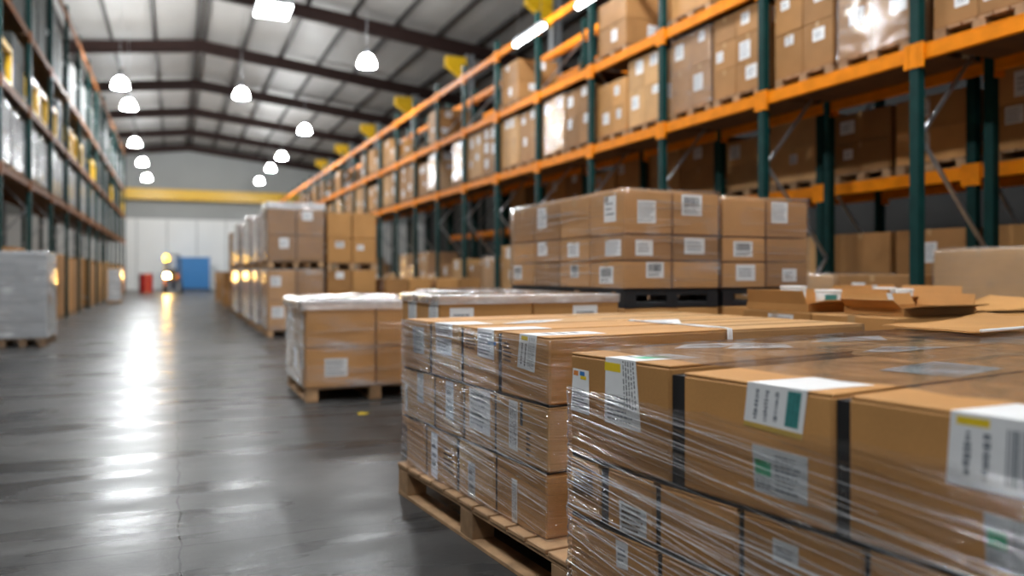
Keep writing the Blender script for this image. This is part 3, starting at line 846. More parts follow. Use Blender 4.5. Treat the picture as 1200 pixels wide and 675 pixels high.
# black sheets added between cartons and rows, painting the shade of the gaps
def gap_shade_sheets(store, M, rows, w, phrase, far_first):
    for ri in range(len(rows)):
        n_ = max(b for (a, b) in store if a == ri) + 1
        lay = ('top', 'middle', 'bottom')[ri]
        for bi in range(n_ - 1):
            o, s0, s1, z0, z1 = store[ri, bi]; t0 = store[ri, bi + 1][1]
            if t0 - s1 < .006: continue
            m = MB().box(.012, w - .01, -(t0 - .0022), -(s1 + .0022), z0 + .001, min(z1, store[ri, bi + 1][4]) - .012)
            d_ = m.build('gap_shade_sheet', 'gap_shade_black'); d_.matrix_world = M
            tag(d_, 'added black gap-shade sheet, %s layer of %s, %s gap from far corner' % (lay, phrase, ORD[bi + 1]), 'divider', 'gap-shade sheets of the ' + phrase)
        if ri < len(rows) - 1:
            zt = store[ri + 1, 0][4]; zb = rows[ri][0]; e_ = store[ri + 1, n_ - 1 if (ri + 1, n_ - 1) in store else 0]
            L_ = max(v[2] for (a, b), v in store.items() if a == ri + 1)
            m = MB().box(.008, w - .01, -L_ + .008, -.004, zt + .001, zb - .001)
            d_ = m.build('row_shade_sheet', 'gap_shade_black'); d_.matrix_world = M
            tag(d_, 'added black shade sheet under the %s layer of the %s' % (lay, phrase), 'divider', 'row-shade sheets of the ' + phrase)
gap_shade_sheets(fronts, MF, rows_f, FW, 'big-carton pile', True)
gap_shade_sheets(backs, MBK, rows_b, colw[0], 'pale-pallet pile', True)

# papers lying on the tops, stuck to whichever carton is under them
cart_all = [o for o in C.objects if o.name.startswith('cardboard_carton') and 'top layer' in o.get('label', '')]
def top_label(M, zt, quad, kind, r, base='paper'):
    pw = [M @ local_hit(M, 2, zt, x, y) for (x, y) in quad]
    cen = sum(pw, Vector()) / 4
    for o in cart_all:
        me = o.data; Mi = o.matrix_basis.inverted(); c = Mi @ cen
        xs = [v.co.x for v in me.vertices]; ys = [v.co.y for v in me.vertices]; zs = [v.co.z for v in me.vertices]
        if min(xs) <= c.x <= max(xs) and min(ys) <= c.y <= max(ys) and abs(c.z - max(zs)) < .08:
            q = [Mi @ p for p in pw]
            q = [Vector((min(max(p.x, min(xs) + .004), max(xs) - .004), min(max(p.y, min(ys) + .004), max(ys) - .004), max(zs) + .0014)) for p in q]
            P = lambda a, b: (q[0].lerp(q[1], a)).lerp(q[3].lerp(q[2], a), b)
            return sheet(o, P, (0, 0, 1), kind, r, base)
for (quad, kind, base) in [
        ([(1035, 402), (1120, 403), (1090, 411), (1010, 408)], 'few', 'paper'),
        ([(1110, 418), (1185, 426), (1150, 440), (1030, 429)], 'text', 'paper_grey'),
        ([(870, 402), (942, 402), (930, 408), (850, 409)], 'few', 'paper'),
        ([(800, 404), (880, 402), (842, 408), (790, 409)], 'few', 'paper'),
        ([(960, 392), (1030, 390), (1040, 395), (950, 397)], 'none', 'paper')]:
    top_label(MF, TOPZ, quad, kind, r, base)
for (quad, kind, base) in [
        ([(735, 376), (795, 374), (815, 380), (720, 383)], 'few', 'paper'),
        ([(870, 366), (950, 365), (945, 371), (850, 372)], 'none', 'paper'),
        ([(905, 373), (990, 370), (1000, 375), (890, 379)], 'lines', 'paper_grey'),
        ([(620, 376), (660, 375), (650, 380), (600, 381)], 'few', 'paper')]:
    top_label(MBK, TOPZ, quad, kind, r, base)
# thin film lying over the front pile's top
tf = MB(); nx_, ny_ = 60, 48; vs = []; uv = []
for j in range(ny_ + 1):
    for i in range(nx_ + 1):
        x = .06 + (FWID - .1) * i / nx_; y = -.02 - (F_END - .06) * j / ny_
        z = TOPZ + .009 + .010 * abs(noise.noise(Vector((x * 2.5, y * 4, 1)))) + .005 * abs(noise.noise(Vector((x * 9, y * 6, 4))))
        vs.append((x, y, z)); uv.append((y + .3 * x, x))
tf.add(vs, [(j * (nx_ + 1) + i, (j + 1) * (nx_ + 1) + i, (j + 1) * (nx_ + 1) + i + 1, j * (nx_ + 1) + i + 1) for j in range(ny_) for i in range(nx_)], 0, True, uv)
o = tf.build('top_film', 'film_top'); o.matrix_world = MF
tag(o, 'thin creased clear film lying over the top of the big-carton pile', 'wrap')
# the twisted clear strap over the back pile where its two columns meet
st = MB(); sx = colw[0] + gapB / 2
for dx, ph in ((-.012, 0), (.0, 2), (.012, 4)):
    st.tube([(sx + dx + .006 * math.sin(q * 1.3 + ph), -S_END * .55 - S_END * .45 * q / 14, TOPZ + .007 + .002 * math.sin(q + ph)) for q in range(15)] + [(sx + dx, -S_END - .02, TOPZ + .004), (sx + dx + .003, -S_END - .022, TOPZ - .12), (sx + dx, -S_END - .022, TOPZ - .3)], .0035, 6)
o = st.build('twisted_strap', 'film_cord'); o.matrix_world = MBK
tag(o, 'twisted clear film strap over the top edge of the pale-pallet pile', 'strap')

# --- torn lids lying at the far edge of the front pile's top
def lid(M, x, y, z, w, l, label, curl, seed):
    mb = MB(); nu, nv = 24, 10; vs = []
    for top_ in (0, 1):
        for j in range(nv + 1):
            for i in range(nu + 1):
                u, v = i / nu, j / nv
                zz = z + curl * max(0, u - .35) ** 2 * 1.6 + curl * .5 * max(0, .5 - v) ** 2 + .004 * noise.noise(Vector((u * 4, v * 4, seed))) + .004 + .006 * top_
                jag = .012 * noise.noise(Vector((u * 9, seed, 2))) if j == nv else 0
                vs.append((x + w * u + (.01 * noise.noise(Vector((v * 8, seed, 5))) if i == nu else 0), y - l * v + jag, zz))
    n1 = (nu + 1) * (nv + 1); fs = []
    for j in range(nv):
        for i in range(nu):
            a = j * (nu + 1) + i; fs.append((a, a + 1, a + nu + 2, a + nu + 1)); fs.append((n1 + a, n1 + a + nu + 1, n1 + a + nu + 2, n1 + a + 1))
    edge = [j * (nu + 1) for j in range(nv + 1)]; e2 = [j * (nu + 1) + nu for j in range(nv + 1)]; e3 = list(range(nu + 1)); e4 = [nv * (nu + 1) + i for i in range(nu + 1)]
    for e, fl in ((edge, 0), (e2, 1), (e3, 1), (e4, 0)):
        for a, b in zip(e, e[1:]): fs.append((a, b, b + n1, a + n1) if fl else (b, a, a + n1, b + n1))
    mb.add(vs, fs, 0, True)
    o = mb.build('carton_lid', 'cardboard'); o.matrix_world = M
    tag(o, label, 'lid')
    return o
lo = lid(MF, 1.72, -.03, TOPZ + .02, .85, .42, 'loose curled brown carton lid with pale edge tape, lying on the big-carton pile', .05, 3)
e = MB(); pts = [(1.73 + .83 * q / 20, -.455 + .012 * noise.noise(Vector((q / 20 * 9, 3, 2))), TOPZ + .033 + .05 * max(0, q / 20 - .35) ** 2 * 1.6) for q in range(21)]
e.tube(pts, .007, 6); e.build('edge_tape', 'paper', lo)

# ------------------------------------------------------------------ open cartons at the right
MC = frame(3.72, 4.62, math.radians(3.5))
load(MC, 2, 2, .80, .62, [.30, .30, .30], 'pile beneath the open cartons', wrap=None, pal_label='wooden pallet under the pile that carries the open cartons', seed=40, near=False, lab=.4)
CZ = .145 + .90 + .002
def open_carton(M, x, y, z, w, l, h, label, flaps, mat='cardboard', rz=0.):
    t = bpy.data.objects.new('open_carton', None); C.objects.link(t)
    t.location = M @ Vector((x, y, z)); t.rotation_euler = (0, 0, M.to_euler().z + rz)
    tag(t, label, 'carton', 'open cartons')
    q = .006; b = MB()
    b.box(0, w, -l, 0, 0, q); b.box(0, q, -l, 0, q, h); b.box(w - q, w, -l, 0, q, h); b.box(q, w - q, -q, 0, q, h); b.box(q, w - q, -l, -l + q, q, h)
    b.build('body', mat, t)
    for (sd, ang, fh) in flaps:     # ang: 0 = straight up, + = folded outwards
        f = MB(); ca, sa = math.cos(ang), math.sin(ang); pts = []
        if sd in 'NF':
            y0 = 0 if sd == 'F' else -l; s_ = 1 if sd == 'F' else -1
            A = [Vector((.01, y0, h)), Vector((w - .01, y0, h))]; up = Vector((0, s_ * sa, ca)) * fh; nn = Vector((0, -s_ * ca, sa)) * .005
        else:
            x0 = 0 if sd == 'L' else w; s_ = -1 if sd == 'L' else 1
            A = [Vector((x0, -.01, h)), Vector((x0, -l + .01, h))]; up = Vector((s_ * sa, 0, ca)) * fh; nn = Vector((-s_ * ca, 0, sa)) * .005
        B = [A[0].lerp(A[1], .03) + up, A[0].lerp(A[1], .97) + up]
        vs = [A[0], A[1], B[1], B[0]]; vs += [p + nn for p in vs]
        f.add(vs, [(0, 1, 2, 3), (7, 6, 5, 4), (0, 4, 5, 1), (1, 5, 6, 2), (2, 6, 7, 3), (3, 7, 4, 0)])
        f.build('flap', mat, t)
        if sd == 'F':
            m0 = A[0].lerp(A[1], .62) + nn * 1.1; m1 = A[0].lerp(A[1], .70) + nn * 1.1
            g_ = MB(); vv = [m0, m1, m1 + up, m0 + up]; vv += [p + nn * .2 for p in vv]
            g_.add(vv, [(0, 1, 2, 3), (7, 6, 5, 4), (0, 4, 5, 1), (1, 5, 6, 2), (2, 6, 7, 3), (3, 7, 4, 0)]); g_.build('tape', 'paper_grey', t)
    return t
open_carton(MC, .02, -.02, CZ, .76, .56, .05, 'open brown carton with raised flaps beside the black pallet', [('F', .15, .085), ('L', .25, .09), ('R', .25, .09), ('N', 1.35, .12)])
open_carton(MC, .83, -.03, CZ, .74, .55, .06, 'open brown carton with a grey-taped far flap', [('F', .1, .10), ('L', .15, .08), ('R', .3, .10), ('N', 1.3, .12)])
open_carton(MC, .10, -.80, CZ, .66, .42, .045, 'low open brown carton in front of the raised-flap one', [('F', .35, .08), ('L', .9, .08), ('R', .3, .08), ('N', 1.4, .10)])
lid(MC, .90, -.76, CZ + .01, .70, .46, 'loose brown carton lid bent up at its outer end beside the open cartons', .10, 8)
def tub(M, x, y, z, rr, h, label, band):
    t = bpy.data.objects.new('plastic_tub', None); C.objects.link(t); t.location = M @ Vector((x, y, z)); tag(t, label, 'tub', 'plastic tubs in the open cartons')
    MB().lathe([(0, 0), (rr * .92, 0), (rr, h), (0, h)], 20).build('body', 'white_plastic', t)
    MB().lathe([(rr * 1.05, h - .012), (rr * 1.06, h), (rr * 1.02, h + .008), (0, h + .008)], 20).build('lid', 'white_plastic', t)
    b = MB(); n_ = 8
    for k in range(n_):
        a0, a1 = [(-2.6 + 1.0 * (k + d_) / n_) for d_ in (0, 1)]
        vs = [((rr * q + .0006) * math.cos(a), (rr * q + .0006) * math.sin(a), z_) for (a, z_, q) in ((a0, h * .2, .936), (a1, h * .2, .936), (a1, h * .8, .984), (a0, h * .8, .984))]
        b.add(vs, [(0, 1, 2, 3)], 0, True)
    b.build('printed_band', band, t)
tub(MC, .40, -.40, CZ + .0062, .085, .125, 'white tub with teal print in the raised-flap open carton', 'print_teal')
tub(MC, .24, -.24, CZ + .0062, .085, .150, 'taller white tub behind the teal-print one', 'print_teal')
tub(MC, 1.02, -.36, CZ + .0062, .07, .135, 'white tub with a blue band in the grey-taped open carton', 'print_blue')
tub(MC, 1.18, -.38, CZ + .0062, .07, .125, 'white tub with a yellow band in the grey-taped open carton', 'print_yellow')

# ------------------------------------------------------------------ middle distance
def corner(px, py):  # point of the floor under a pixel
    return at_depth(px, py, FPX * H / (py - HOR))
# squat wrapped load with the white crumpled top
c2 = corner(358, 472)
load(frame(c2.x, c2.y + 1.42, 0), 2, 3, .70, .47, [.40, .41], 'white-topped squat load', wrap='film_hazy', pal_label='worn wooden pallet under the squat load with the white top', seed=2, detail=True, lab=.6, near=False, amp=.012, gap=.016, folds=40, mat=('cardboard', 'cardboard_dark'))
wrap_shell(frame(c2.x, c2.y + 1.42, 0), 1.408, 1.426, .93, .974, 'crumpled white film hood over the top of the squat load', 'film_top_white', off=.046, amp=.008, seed=12, dome=.06)
c2b = corner(337, 431)
load(frame(c2b.x + .01, c2.y + 1.42 + 1.75, 0), 2, 3, .62, .50, [.42, .42], 'load behind the white-topped squat one', wrap='film_milky', seed=3, detail=True, lab=.3, amp=.012, folds=20)
# low labelled loads behind the pale-pallet pile
load(frame(1.62, 6.05, 0), 2, 2, .68, .47, [.33, .33, .33], 'low labelled load behind the pale-pallet pile', wrap=None, seed=4, lab=.95, pal='dark')
load(frame(2.14, 7.45, 0), 2, 2, .42, .66, [.33, .33, .33], 'second low load behind the pale-pallet pile', wrap=None, seed=5, lab=.6, pal='dark')
wrap_shell(frame(1.62, 6.05, 0), 1.368, .948, 1.09, 1.137, 'crumpled white film sheet over the low labelled load', 'film_top_white', seed=9, amp=.006, off=.012)
wrap_shell(frame(2.14, 7.45, 0), .848, 1.328, 1.09, 1.137, 'crumpled white film sheet over the second low load', 'film_top_white', seed=19, amp=.006, off=.012)

# black-pallet stack: two wrapped loads side by side, each standing on a hidden lower load
P4 = at_depth(731, 338, 6.0)
L4 = 2.16
M4 = frame(P4.x, P4.y + L4, 0)
load(M4, 1, 2, .858, 1.075, [.888], 'load beneath the black-pallet stack', wrap=None, seed=6, lab=.2, pal='dark', tape=False)
load(frame(P4.x, P4.y + L4, 0), 2, 4, .420, .527, [.215, .20, .33], 'black-pallet stack', pal='black', pal_label='black plastic pallet under the wrapped stack behind the pale-pallet pile', wrap='film_hazy', seed=7, lab=.8, base_z=1.036, near=True, amp=.006, labkind=('text', 'bars', 'few'), gap=.018, folds=44, mat=('cardboard', 'cardboard', 'cardboard_dark'))
M5 = frame(P4.x + .92, P4.y + 1.1, 0)
load(M5, 1, 1, .868, 1.078, [.888], 'load beneath the shorter black-pallet stack', wrap=None, seed=8, lab=.2, pal='dark', tape=False)
load(M5, 2, 2, .425, .527, [.21, .20, .31], 'shorter black-pallet stack', pal='black', pal_label='black plastic pallet under the shorter wrapped stack beside the open cartons', wrap='film_hazy', seed=9, lab=.75, base_z=1.036, near=True, amp=.006, gap=.018, folds=30, mat=('cardboard', 'cardboard_dark'))

# aisle stacks: two-high, then single-high down the aisle
XA = 1.74
ya = corner(313, 395).y
AM = ('cardboard', 'cardboard_dark', 'cardboard_dark')
def aisle(y, x, nx, hi, phrase, seed, wr, cw=.58, lowh=(.60, .62), hih=(.52, .54)):
    M = frame(x, y + 1.2, 0)
    zt = load(M, nx, 2, cw, .59, list(lowh), 'lower load of the ' + phrase, wrap=wr, seed=seed, lab=.4, gap=.022, mat=AM, folds=16 if wr else 0)
    if hi: load(M, nx, 2, cw, .59, list(hih), 'upper load of the ' + phrase, wrap=wr, seed=seed + 1, lab=.4, gap=.022, mat=AM, folds=16 if wr else 0, base_z=zt + (.045 if wr else .004))
aisle(ya, XA, 2, True, 'first aisle stack', 50, 'film_load', .55)
aisle(ya, XA + 1.2, 2, True, 'stack beside the first aisle stack', 52, None, .50)
wrap_shell(frame(XA, ya + 1.2, 0), 1.122, 1.202, 2.62, 2.715, 'white film hood over the top of the first aisle stack', 'film_top_white', off=.034, seed=4)
aisle(ya - .1, XA + 2.4, 2, False, 'third load across beside the first aisle stack', 54, None, .50, (.5, .55))
aisle(ya - .1, XA + 3.55, 2, False, 'fourth load across beside the first aisle stack', 56, None, .50, (.5, .55))
y = ya + 1.9; k = 2
for i in range(9):
    hi = i < 6
    aisle(y, XA + rnd.uniform(-.05, .06), 1 if i > 1 else 2, hi, '%s aisle stack' % ORD[k], 60 + 2 * i, 'film_milky' if i < 5 else None, 1.1 if i > 1 else .55, hih=(.55, .5 + .1 * (i % 2)))
    y += 1.9 if i < 5 else 3.2; k += 1

# ------------------------------------------------------------------ racks
def rack(label, X, Y0_, bays, pitch, depth, levels, top, side, seed, beam='rack_orange', deck_levels=()):
    """side=+1: front faces -x and the rack runs away in +y"""
    t = bpy.data.objects.new('pallet_rack', None); C.objects.link(t); t.location = (X, Y0_, 0)
    tag(t, label, 'rack')
    D = depth * side
    pw = .11
    post = cached(('post', top), lambda: MB().box(-.045, .045, -pw / 2, pw / 2, .012, top).box(-.08, .08, -.08, .08, 0, .012).mesh('post', 'rack_green'))
    bl = pitch - pw
    def beam_mesh():
        b = MB()
        b.box(-.03, .03, 0, bl, -.09, .05, c=.008); b.box(-.03, .005, 0, bl, .05, .068)
        b.box(-.055, -.03, -.055, .06, -.16, .09); b.box(-.055, -.03, bl - .06, bl + .055, -.16, .09)
        b.box(-.055, .03, -.003, .012, -.16, .09); b.box(-.055, .03, bl - .012, bl + .003, -.16, .09)
        return b.mesh('beam', beam)
    bm = cached(('beam', round(bl, 3), beam), beam_mesh)
    brc = []
    zz = .3
    segs = []
    while zz + 1.2 < top: segs.append((zz, zz + 1.2)); zz += 1.2
    brm = cached(('brace', depth, side, top), lambda: [MB().bar((.04 * side, 0, a), (D - .04 * side, 0, b), .035, .03).mesh('brace', 'galvanised') if i % 2 == 0 else MB().bar((D - .04 * side, 0, a), (.04 * side, 0, b), .035, .03).mesh('brace', 'galvanised') for i, (a, b) in enumerate(segs)])
    dkm = cached(('deck', round(bl, 3), depth, side), lambda: MB().box(min(.05 * side, D - .05 * side), max(.05 * side, D - .05 * side), .02, bl - .02, .03, .048).mesh('deck_panel', 'rack_brown_deck'))
    for k in range(bays + 1):
        for dx in (0, D): link('post', post, t, (dx, k * pitch, 0))
        for m in brm: link('brace', m, t, (0, k * pitch, 0))
    for k in range(bays):
        for z in levels:
            for dx in (0, D):
                o = link('beam', bm, t, (dx, k * pitch + pw / 2, z))
                if (dx != 0) == (side > 0): o.scale = (-1, 1, 1)
        for z in deck_levels: link('deck_panel', dkm, t, (0, k * pitch + pw / 2, z))
    return t
XRK, PIT = 7.0, 2.322
YK = lambda k: 5.96 + PIT * k
rack('tall orange-beamed rack with green posts behind the piles, near run', XRK, YK(-2), 12, PIT, 1.1, (3.55, 5.0, 6.42), 6.75, 1, 1, deck_levels=(3.55, 5.0))
rack('tall orange-beamed rack with green posts, far run down the aisle', XRK, YK(10) + .17, 13, PIT, 1.1, (3.55, 5.0, 6.42), 6.75, 1, 1, deck_levels=(3.55, 5.0))
rack('second orange rack standing back to back behind the near orange rack', XRK + 1.35, YK(-2) + .4, 10, PIT, 1.1, (2.45, 4.0, 5.3, 6.5), 6.75, 1, 1, deck_levels=(2.45, 4.0, 5.3))
XLK, PITL = -2.95, 3.3
YL = lambda k: 17.05 + PITL * k
rack('dark shaded rack along the other side of the aisle', XLK, YL(-4), 16, PITL, 1.1, (3.25, 4.85, 6.5, 8.9), 9.2, -1, 1, beam='rack_shade_brown', deck_levels=(3.25, 4.85, 6.5))
# a top beam run of the shaded rack
# pallet loads on the racks
def rack_load(x, y, z, w, l, hs, phrase, seed, mat='cardboard', nx=1, ny=2, wr=None, noun='carton', lab=.8, pal='wood'):
    load(frame(x, y, 0), nx, ny, (w - .01 * (nx - 1)) / nx, (l - .01 * (ny - 1)) / ny, hs, phrase, pal=pal, wrap=wr, seed=seed, lab=lab, base_z=z, mat=mat, noun=noun, ph=.13, labkind=('few', 'text'))
rs = random.Random(99)
def rz_(): return rs.random()
DZ = .068
for k in range(-2, 19):
    half = (0, 1)
    for hf in half:
        yy = YK(k) + (.17 if k >= 10 else 0) + .12 + 1.06 * hf + 1.0
        ph = '%s half, %s bay, orange rack' % (('near', 'far')[hf], ORD[k + 3])
        if rz_() < .88:
            hs = rs.choice([[.55, .52], [.6, .5], [.45, .45], [.38, .38, .36]])
            if k > 9: hs = hs[:2]
            rack_load(XRK + .06, yy, 3.55 + DZ, .98, .98, hs, 'middle shelf, ' + ph, 200 + k * 4 + hf, rs.choice(['cardboard', 'cardboard_dark', 'cardboard_pale', 'cardboard_dark']), ny=2 if k < 8 else 1, wr='film_load' if rz_() < .3 else None, noun='carton')
        if rz_() < .5:
            hs = rs.choice([[.45, .45], [.5], [.4, .5]])
            rack_load(XRK + .06, yy, 5.0 + DZ, .98, .98, hs, 'high shelf, ' + ph, 400 + k * 4 + hf, rs.choice(['cardboard', 'cardboard_dark', 'cardboard_dark']), ny=1, noun='carton')  # dark cardboard weighted up here, standing in for shade on the shelf
        if k > -3 and rz_() < .9:
            hs = rs.choice([[.6, .55], [.8, .6], [.55, .5, .5], [.7, .6, .5]])
            rack_load(XRK + .06, yy, 0, .98, .98, hs, 'floor level, ' + ph, 600 + k * 4 + hf, rs.choice(['cardboard', 'cardboard_dark', 'cardboard_pale']), ny=1, wr='film_load' if rz_() < .5 else None, noun='carton')
for k in range(-1, 7):
    for hf in (0, 1):
        yy = YK(k) - PIT + .4 + .12 + 1.06 * hf + 1.0
        ph = '%s half, %s bay, back-to-back rack' % (('near', 'far')[hf], ORD[k + 2])
        for z, nm in ((2.45, 'lower shelf, '), (4.0, 'upper shelf, '), (0, 'floor level, ')):
            if rz_() < .95:
                rack_load(XRK + 1.41, yy, z + (DZ if z else 0), .98, .98, rs.choice([[.5, .45], [.4, .4], [.48, .5]]) if z else [.55, .55, .6], nm + ph, 800 + k * 8 + hf + int(z * 10), rs.choice(['cardboard', 'cardboard_pale', 'cardboard_dark']), ny=1)
# shaded rack: pale wrapped bundles, tall cartons on the floor, yellow cages above
def yellow_cage(x, y, z, label):
    t = bpy.data.objects.new('yellow_cage', None); C.objects.link(t); t.location = (x, y, z); tag(t, label, 'cage', 'yellow cages on the shaded rack')
    w_, l_, h_ = .95, 1.2, .82
    f = MB()
    for sx in (0, -w_):
        for sy in (0, -l_): f.box(sx - .05, sx + .05, sy - .05, sy + .05, 0, h_)
        for zz in (.05, h_ - .06): f.box(sx - .05, sx + .05, -l_, 0, zz - .05, zz + .06)
    for sy in (0, -l_):
        for zz in (.05, h_ - .06): f.box(-w_, 0, sy - .05, sy + .05, zz - .05, zz + .06)
    f.build('cage_frame', 'crane_yellow', t)
    MB().box(-w_ + .06, -.06, -l_ + .06, -.06, .03, h_ - .12, c=.02).build('black_bin', 'black_plastic', t)
for k in range(-3, 12):
    for hf in range(2):
        yy = YL(k) + .15 + 1.5 * hf + 1.35
        ph = '%s half, %s bay, shaded rack' % (('near', 'far')[hf], ORD[k + 4])
        if rz_() < .95:
            rack_load(XLK - .06 - .98, yy, 3.25 + DZ, .98, 1.3, rs.choice([[.60, .57], [.62, .50], [.50, .6]]), 'lower shelf, ' + ph, 1000 + k * 4 + hf, rs.choice(['grey_goods', 'grey_goods', 'white_goods']), ny=1, wr='film_load', noun='grey bundle', lab=.5)
        if rz_() < .55:
            yellow_cage(XLK - .08, yy - .05, 4.85 + DZ, 'yellow framed cage with black bin, %s' % ph)
        elif rz_() < .85:
            rack_load(XLK - .06 - .98, yy, 4.85 + DZ, .98, 1.3, [.6, .5], 'upper shelf, ' + ph, 1100 + k * 4 + hf, 'shade_dark_goods', ny=1, noun='shade-darkened carton')
        if rz_() < .8:
            rack_load(XLK - .06 - .98, yy, 6.5 + DZ, .98, 1.3, rs.choice([[.7, .6], [.8, .9], [.6, .5]]), 'top shelf, ' + ph, 1300 + k * 4 + hf, 'shade_dark_goods', ny=1, noun='shade-darkened carton')
        if rz_() < .95:
            rack_load(XLK - .02 - .98, yy, 0, .98, 1.25, rs.choice([[1.05, .5], [1.6], [.9, .8]]), 'floor level, ' + ph, 1200 + k * 4 + hf, rs.choice(['cardboard', 'cardboard_dark', 'cardboard']) if k >= 0 else 'shade_dark_goods', ny=1, noun='tall carton', lab=.5)
# wrapped pale load at the aisle edge on the left
cl = corner(54, 406)
load(frame(cl.x - .73, cl.y + 1.25, 0), 2, 2, .36, .60, [.50, .50, .52], 'pale wrapped load beside the aisle', wrap='film_milky', pal='dark', pal_label='dark wooden pallet under the pale wrapped load beside the aisle', mat='grey_goods', noun='grey pack', seed=70, lab=.2, ph=.15)
# white bundle further along that side
cw_ = corner(139, 356)
load(frame(cw_.x - .40, cw_.y + .9, 0), 1, 1, .48, .9, [.55, .75], 'white wrapped bundle before the shaded rack', wrap='film_milky', mat='white_goods', noun='white pack', seed=71, lab=.2)

# ------------------------------------------------------------------ far end: forklift, container, red drum, floor scrap
def forklift(p, rz):
    t = link('forklift_truck', None, loc=p, rz=rz)
    b = MB(); b.box(-.52, .52, -.2, 1.5, .32, .85, c=.06); b.box(-.52, .52, .95, 1.55, .85, 1.25, c=.1)
    b.build('chassis', 'truck_orange', t)
    gd = MB()
    for sx in (-.46, .46):
        gd.bar((sx, -.1, .85), (sx, .05, 2.1), .06, .06); gd.bar((sx, 1.3, 1.2), (sx, 1.05, 2.1), .06, .06); gd.bar((sx, .0, 2.1), (sx, 1.1, 2.1), .06, .06)
    for q in range(6): gd.bar((-.46, .05 + .2 * q, 2.1), (.46, .05 + .2 * q, 2.1), .04, .04)
    gd.build('overhead_guard', 'truck_dark', t)
    m = MB()
    for sx in (-.33, .33): m.box(sx - .05, sx + .05, -.42, -.30, .1, 2.5)
    for z in (.5, 1.5, 2.45): m.box(-.33, .33, -.40, -.32, z - .05, z + .05)
    m.build('mast', 'truck_dark', t)
    cr_ = MB(); cr_.box(-.5, .5, -.48, -.43, .25, .85); cr_.build('fork_carriage', 'truck_dark', t)
    for sx in (-.28, .28):
        MB().box(sx - .05, sx + .05, -1.45, -.48, .07, .11).box(sx - .05, sx + .05, -.52, -.48, .07, .7).build('fork', 'steel_grey', t)
    for sx in (-.47, .47):
        for (yy, rr) in ((.1, .3), (1.2, .25)):
            wmb = MB(); wmb.tube([(sx - .1, yy, rr), (sx + .1, yy, rr)], rr, 18); w_ = wmb.build('wheel', 'rubber', t)
            MB().tube([(sx - .11, yy, rr), (sx + .11, yy, rr)], rr * .5, 12).build('wheel_hub', 'steel_grey', w_)
    s_ = MB(); s_.box(-.25, .25, .35, .8, .85, .98, c=.04); s_.box(-.25, .25, .78, .9, .95, 1.5, c=.04); s_.build('seat', 'rubber', t)
    sw = MB(); sw.bar((0, -.05, .85), (0, .18, 1.25), .04, .04)
    sw.tube([(.17 * math.cos(a * .5236), .18 + .1 * math.sin(a * .5236), 1.25 + .1 * math.sin(a * .5236)) for a in range(13)], .018, 6); sw.build('steering_wheel', 'rubber', t)
    for sx in (-.40, ):
        h = MB(); h.lathe([(0, 0), (.15, .0), (.17, .08), (.17, .16), (.10, .24), (0, .25)], 16); h.build('head_lamp', 'headlamp', t).location = (sx, -.35, 1.02)
        h = MB(); h.bar((sx, -.35, .85), (sx, -.35, 1.05), .05, .05); h.build('lamp_bracket', 'truck_dark', t)
    h = MB(); h.lathe([(0, 0), (.16, .0), (.17, .12), (.14, .28), (0, .33)], 16); h.build('beacon', 'beacon_amber', t).location = (-.40, -.02, 1.93 + .2)
    tag(t, 'dark orange forklift truck with glowing lamps at the far end of the aisle', 'forklift')
fp = at_depth(200, 345, 1); gz = FPX * H / 23.5
fk = at_depth(203, HOR, gz); fk.z = 0
forklift(fk, math.radians(4))
bc = link('blue_container', None, loc=(at_depth(226, HOR, 62).x, YW - 3.2, 0))
k_ = MB(); k_.box(-1.2, 1.2, 0, 2.4, .1, 2.45)
for q in range(12): k_.box(-1.15 + q * .2, -1.05 + q * .2, -.04, 0, .2, 2.35)
k_.build('body', 'container_blue', bc)
MB().box(-1.25, 1.25, -.06, 2.44, 2.42, 2.52).build('top_rail', 'container_blue', bc)
MB().box(-1.25, 1.25, -.06, 2.44, 0, .12).build('bottom_rail', 'truck_dark', bc)
tag(bc, 'blue ribbed container standing against the white far wall', 'container')
rd = corner(171, 343)
dr = link('red_drum', None, loc=(rd.x, rd.y, 0))
MB().lathe([(0, 0), (.42, 0), (.44, .03), (.42, .06), (.42, .42), (.45, .45), (.42, .48), (.42, .85), (.45, .88), (.42, .91), (.42, 1.22), (.44, 1.26), (.40, 1.26), (.40, 1.24), (0, 1.24)], 28).build('drum_body', 'drum_red', dr)
MB().lathe([(0, 1.24), (.06, 1.24), (.06, 1.28), (0, 1.28)], 12, ctr=(.2, 0)).build('bung_cap', 'steel_grey', dr)
tag(dr, 'red steel drum on the floor at the far end of the shaded rack', 'drum')
ys = corner(425, 485)
o = MB().add([(-.05, -.02, .003), (.03, -.035, .006), (.06, .01, .004), (.0, .04, .012), (-.04, .025, .004), (-.05, -.02, 0), (.03, -.035, 0), (.06, .01, 0), (.0, .04, 0), (-.04, .025, 0)], [(0, 1, 2, 3, 4), (9, 8, 7, 6, 5)] + [(i, i + 5, (i + 1) % 5 + 5, (i + 1) % 5) for i in range(5)]).build('plastic_scrap', 'print_yellow')
o.location = (ys.x, ys.y, 0); tag(o, 'small yellow scrap on the concrete floor near the squat load', 'scrap')

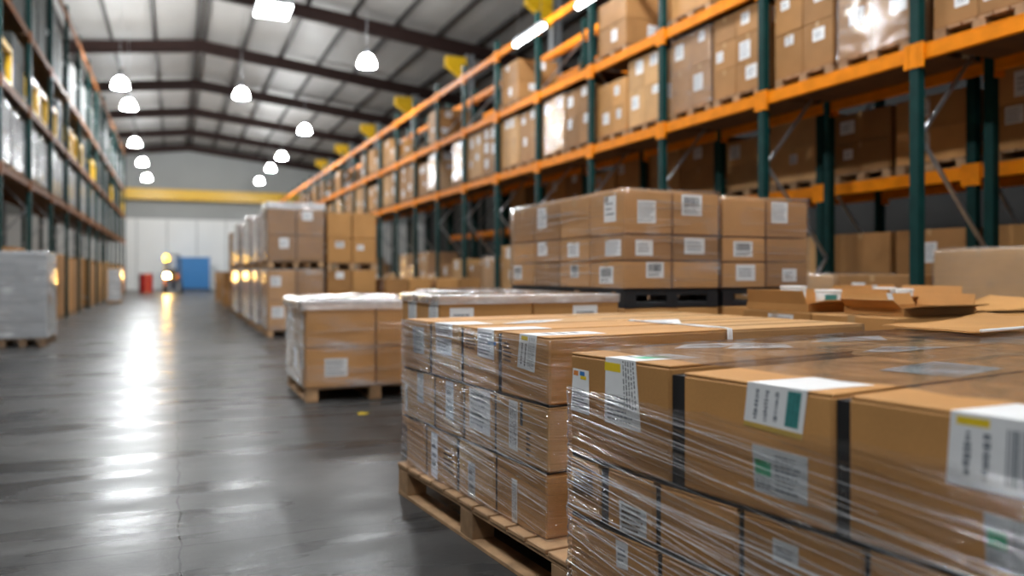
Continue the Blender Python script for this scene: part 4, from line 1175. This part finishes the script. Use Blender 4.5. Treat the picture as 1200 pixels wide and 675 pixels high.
# ------------------------------------------------------------------ cartons beyond the 300 largest: one mass
def screen(p):
    d = Vector(p) - EYE; z = d.dot(F)
    return (600 + FPX * d.dot(R) / z, HOR - FPX * d.z / z, z) if z > .2 else None
cands = []
for o in list(C.objects):
    if o.name.startswith('cardboard_carton'):
        me = o.data; M = o.matrix_basis
        cs = [M @ v.co for v in me.vertices]
        ps = [q for q in (screen(c) for c in cs) if q]
        xs = [q[0] for q in ps] or [9999]; ys = [q[1] for q in ps] or [9999]
        inside = min(xs) < 1230 and max(xs) > -30 and min(ys) < 700 and max(ys) > -30
        area = (min(max(xs), 1200) - max(min(xs), 0)) * (min(max(ys), 675) - max(min(ys), 0)) if inside else -1
        cands.append((area, o.name, o))
cands.sort(key=lambda c: -c[0])
names = {}; mass = MB(); mm = []
for area, _, o in cands[298:]:
    fam = [o] + [c for c in o.children]
    for x in fam:
        M = o.matrix_basis if x is o else o.matrix_basis @ x.matrix_basis
        if area > 0:
            me = x.data; ix = []
            for m_ in me.materials:
                if m_.name not in names: names[m_.name] = len(mm); mm.append(m_.name)
                ix.append(names[m_.name])
            off_ = len(mass.v); mass.v += [tuple(M @ v.co) for v in me.vertices]
            for p in me.polygons:
                mass.f.append([off_ + i for i in p.vertices]); mass.m.append(ix[p.material_index]); mass.uv.append(None); mass.smooth.append(False)
    for x in fam[::-1]: bpy.data.objects.remove(x)
o = mass.build('distant_cartons', mm)
tag(o, 'the many small distant cartons on the far shelves of both racks', 'cartons', None, 'stuff')

# ------------------------------------------------------------------ light from the open dock side behind, exposure
wd = bpy.data.worlds.new('world'); sc.world = wd; wd.use_nodes = True
bg = wd.node_tree.nodes['Background']; bg.inputs['Color'].default_value = (.86, .93, 1.0, 1); bg.inputs['Strength'].default_value = .12
sc.view_settings.view_transform = 'Standard'; sc.view_settings.look = 'None'
sc.view_settings.gamma = 1; sc.view_settings.exposure = 0.2
sc.cycles.transparent_max_bounces = 24
sc.cycles.max_bounces = 8
sc.cycles.use_denoising = True
sc.cycles.sample_clamp_indirect = 6.0
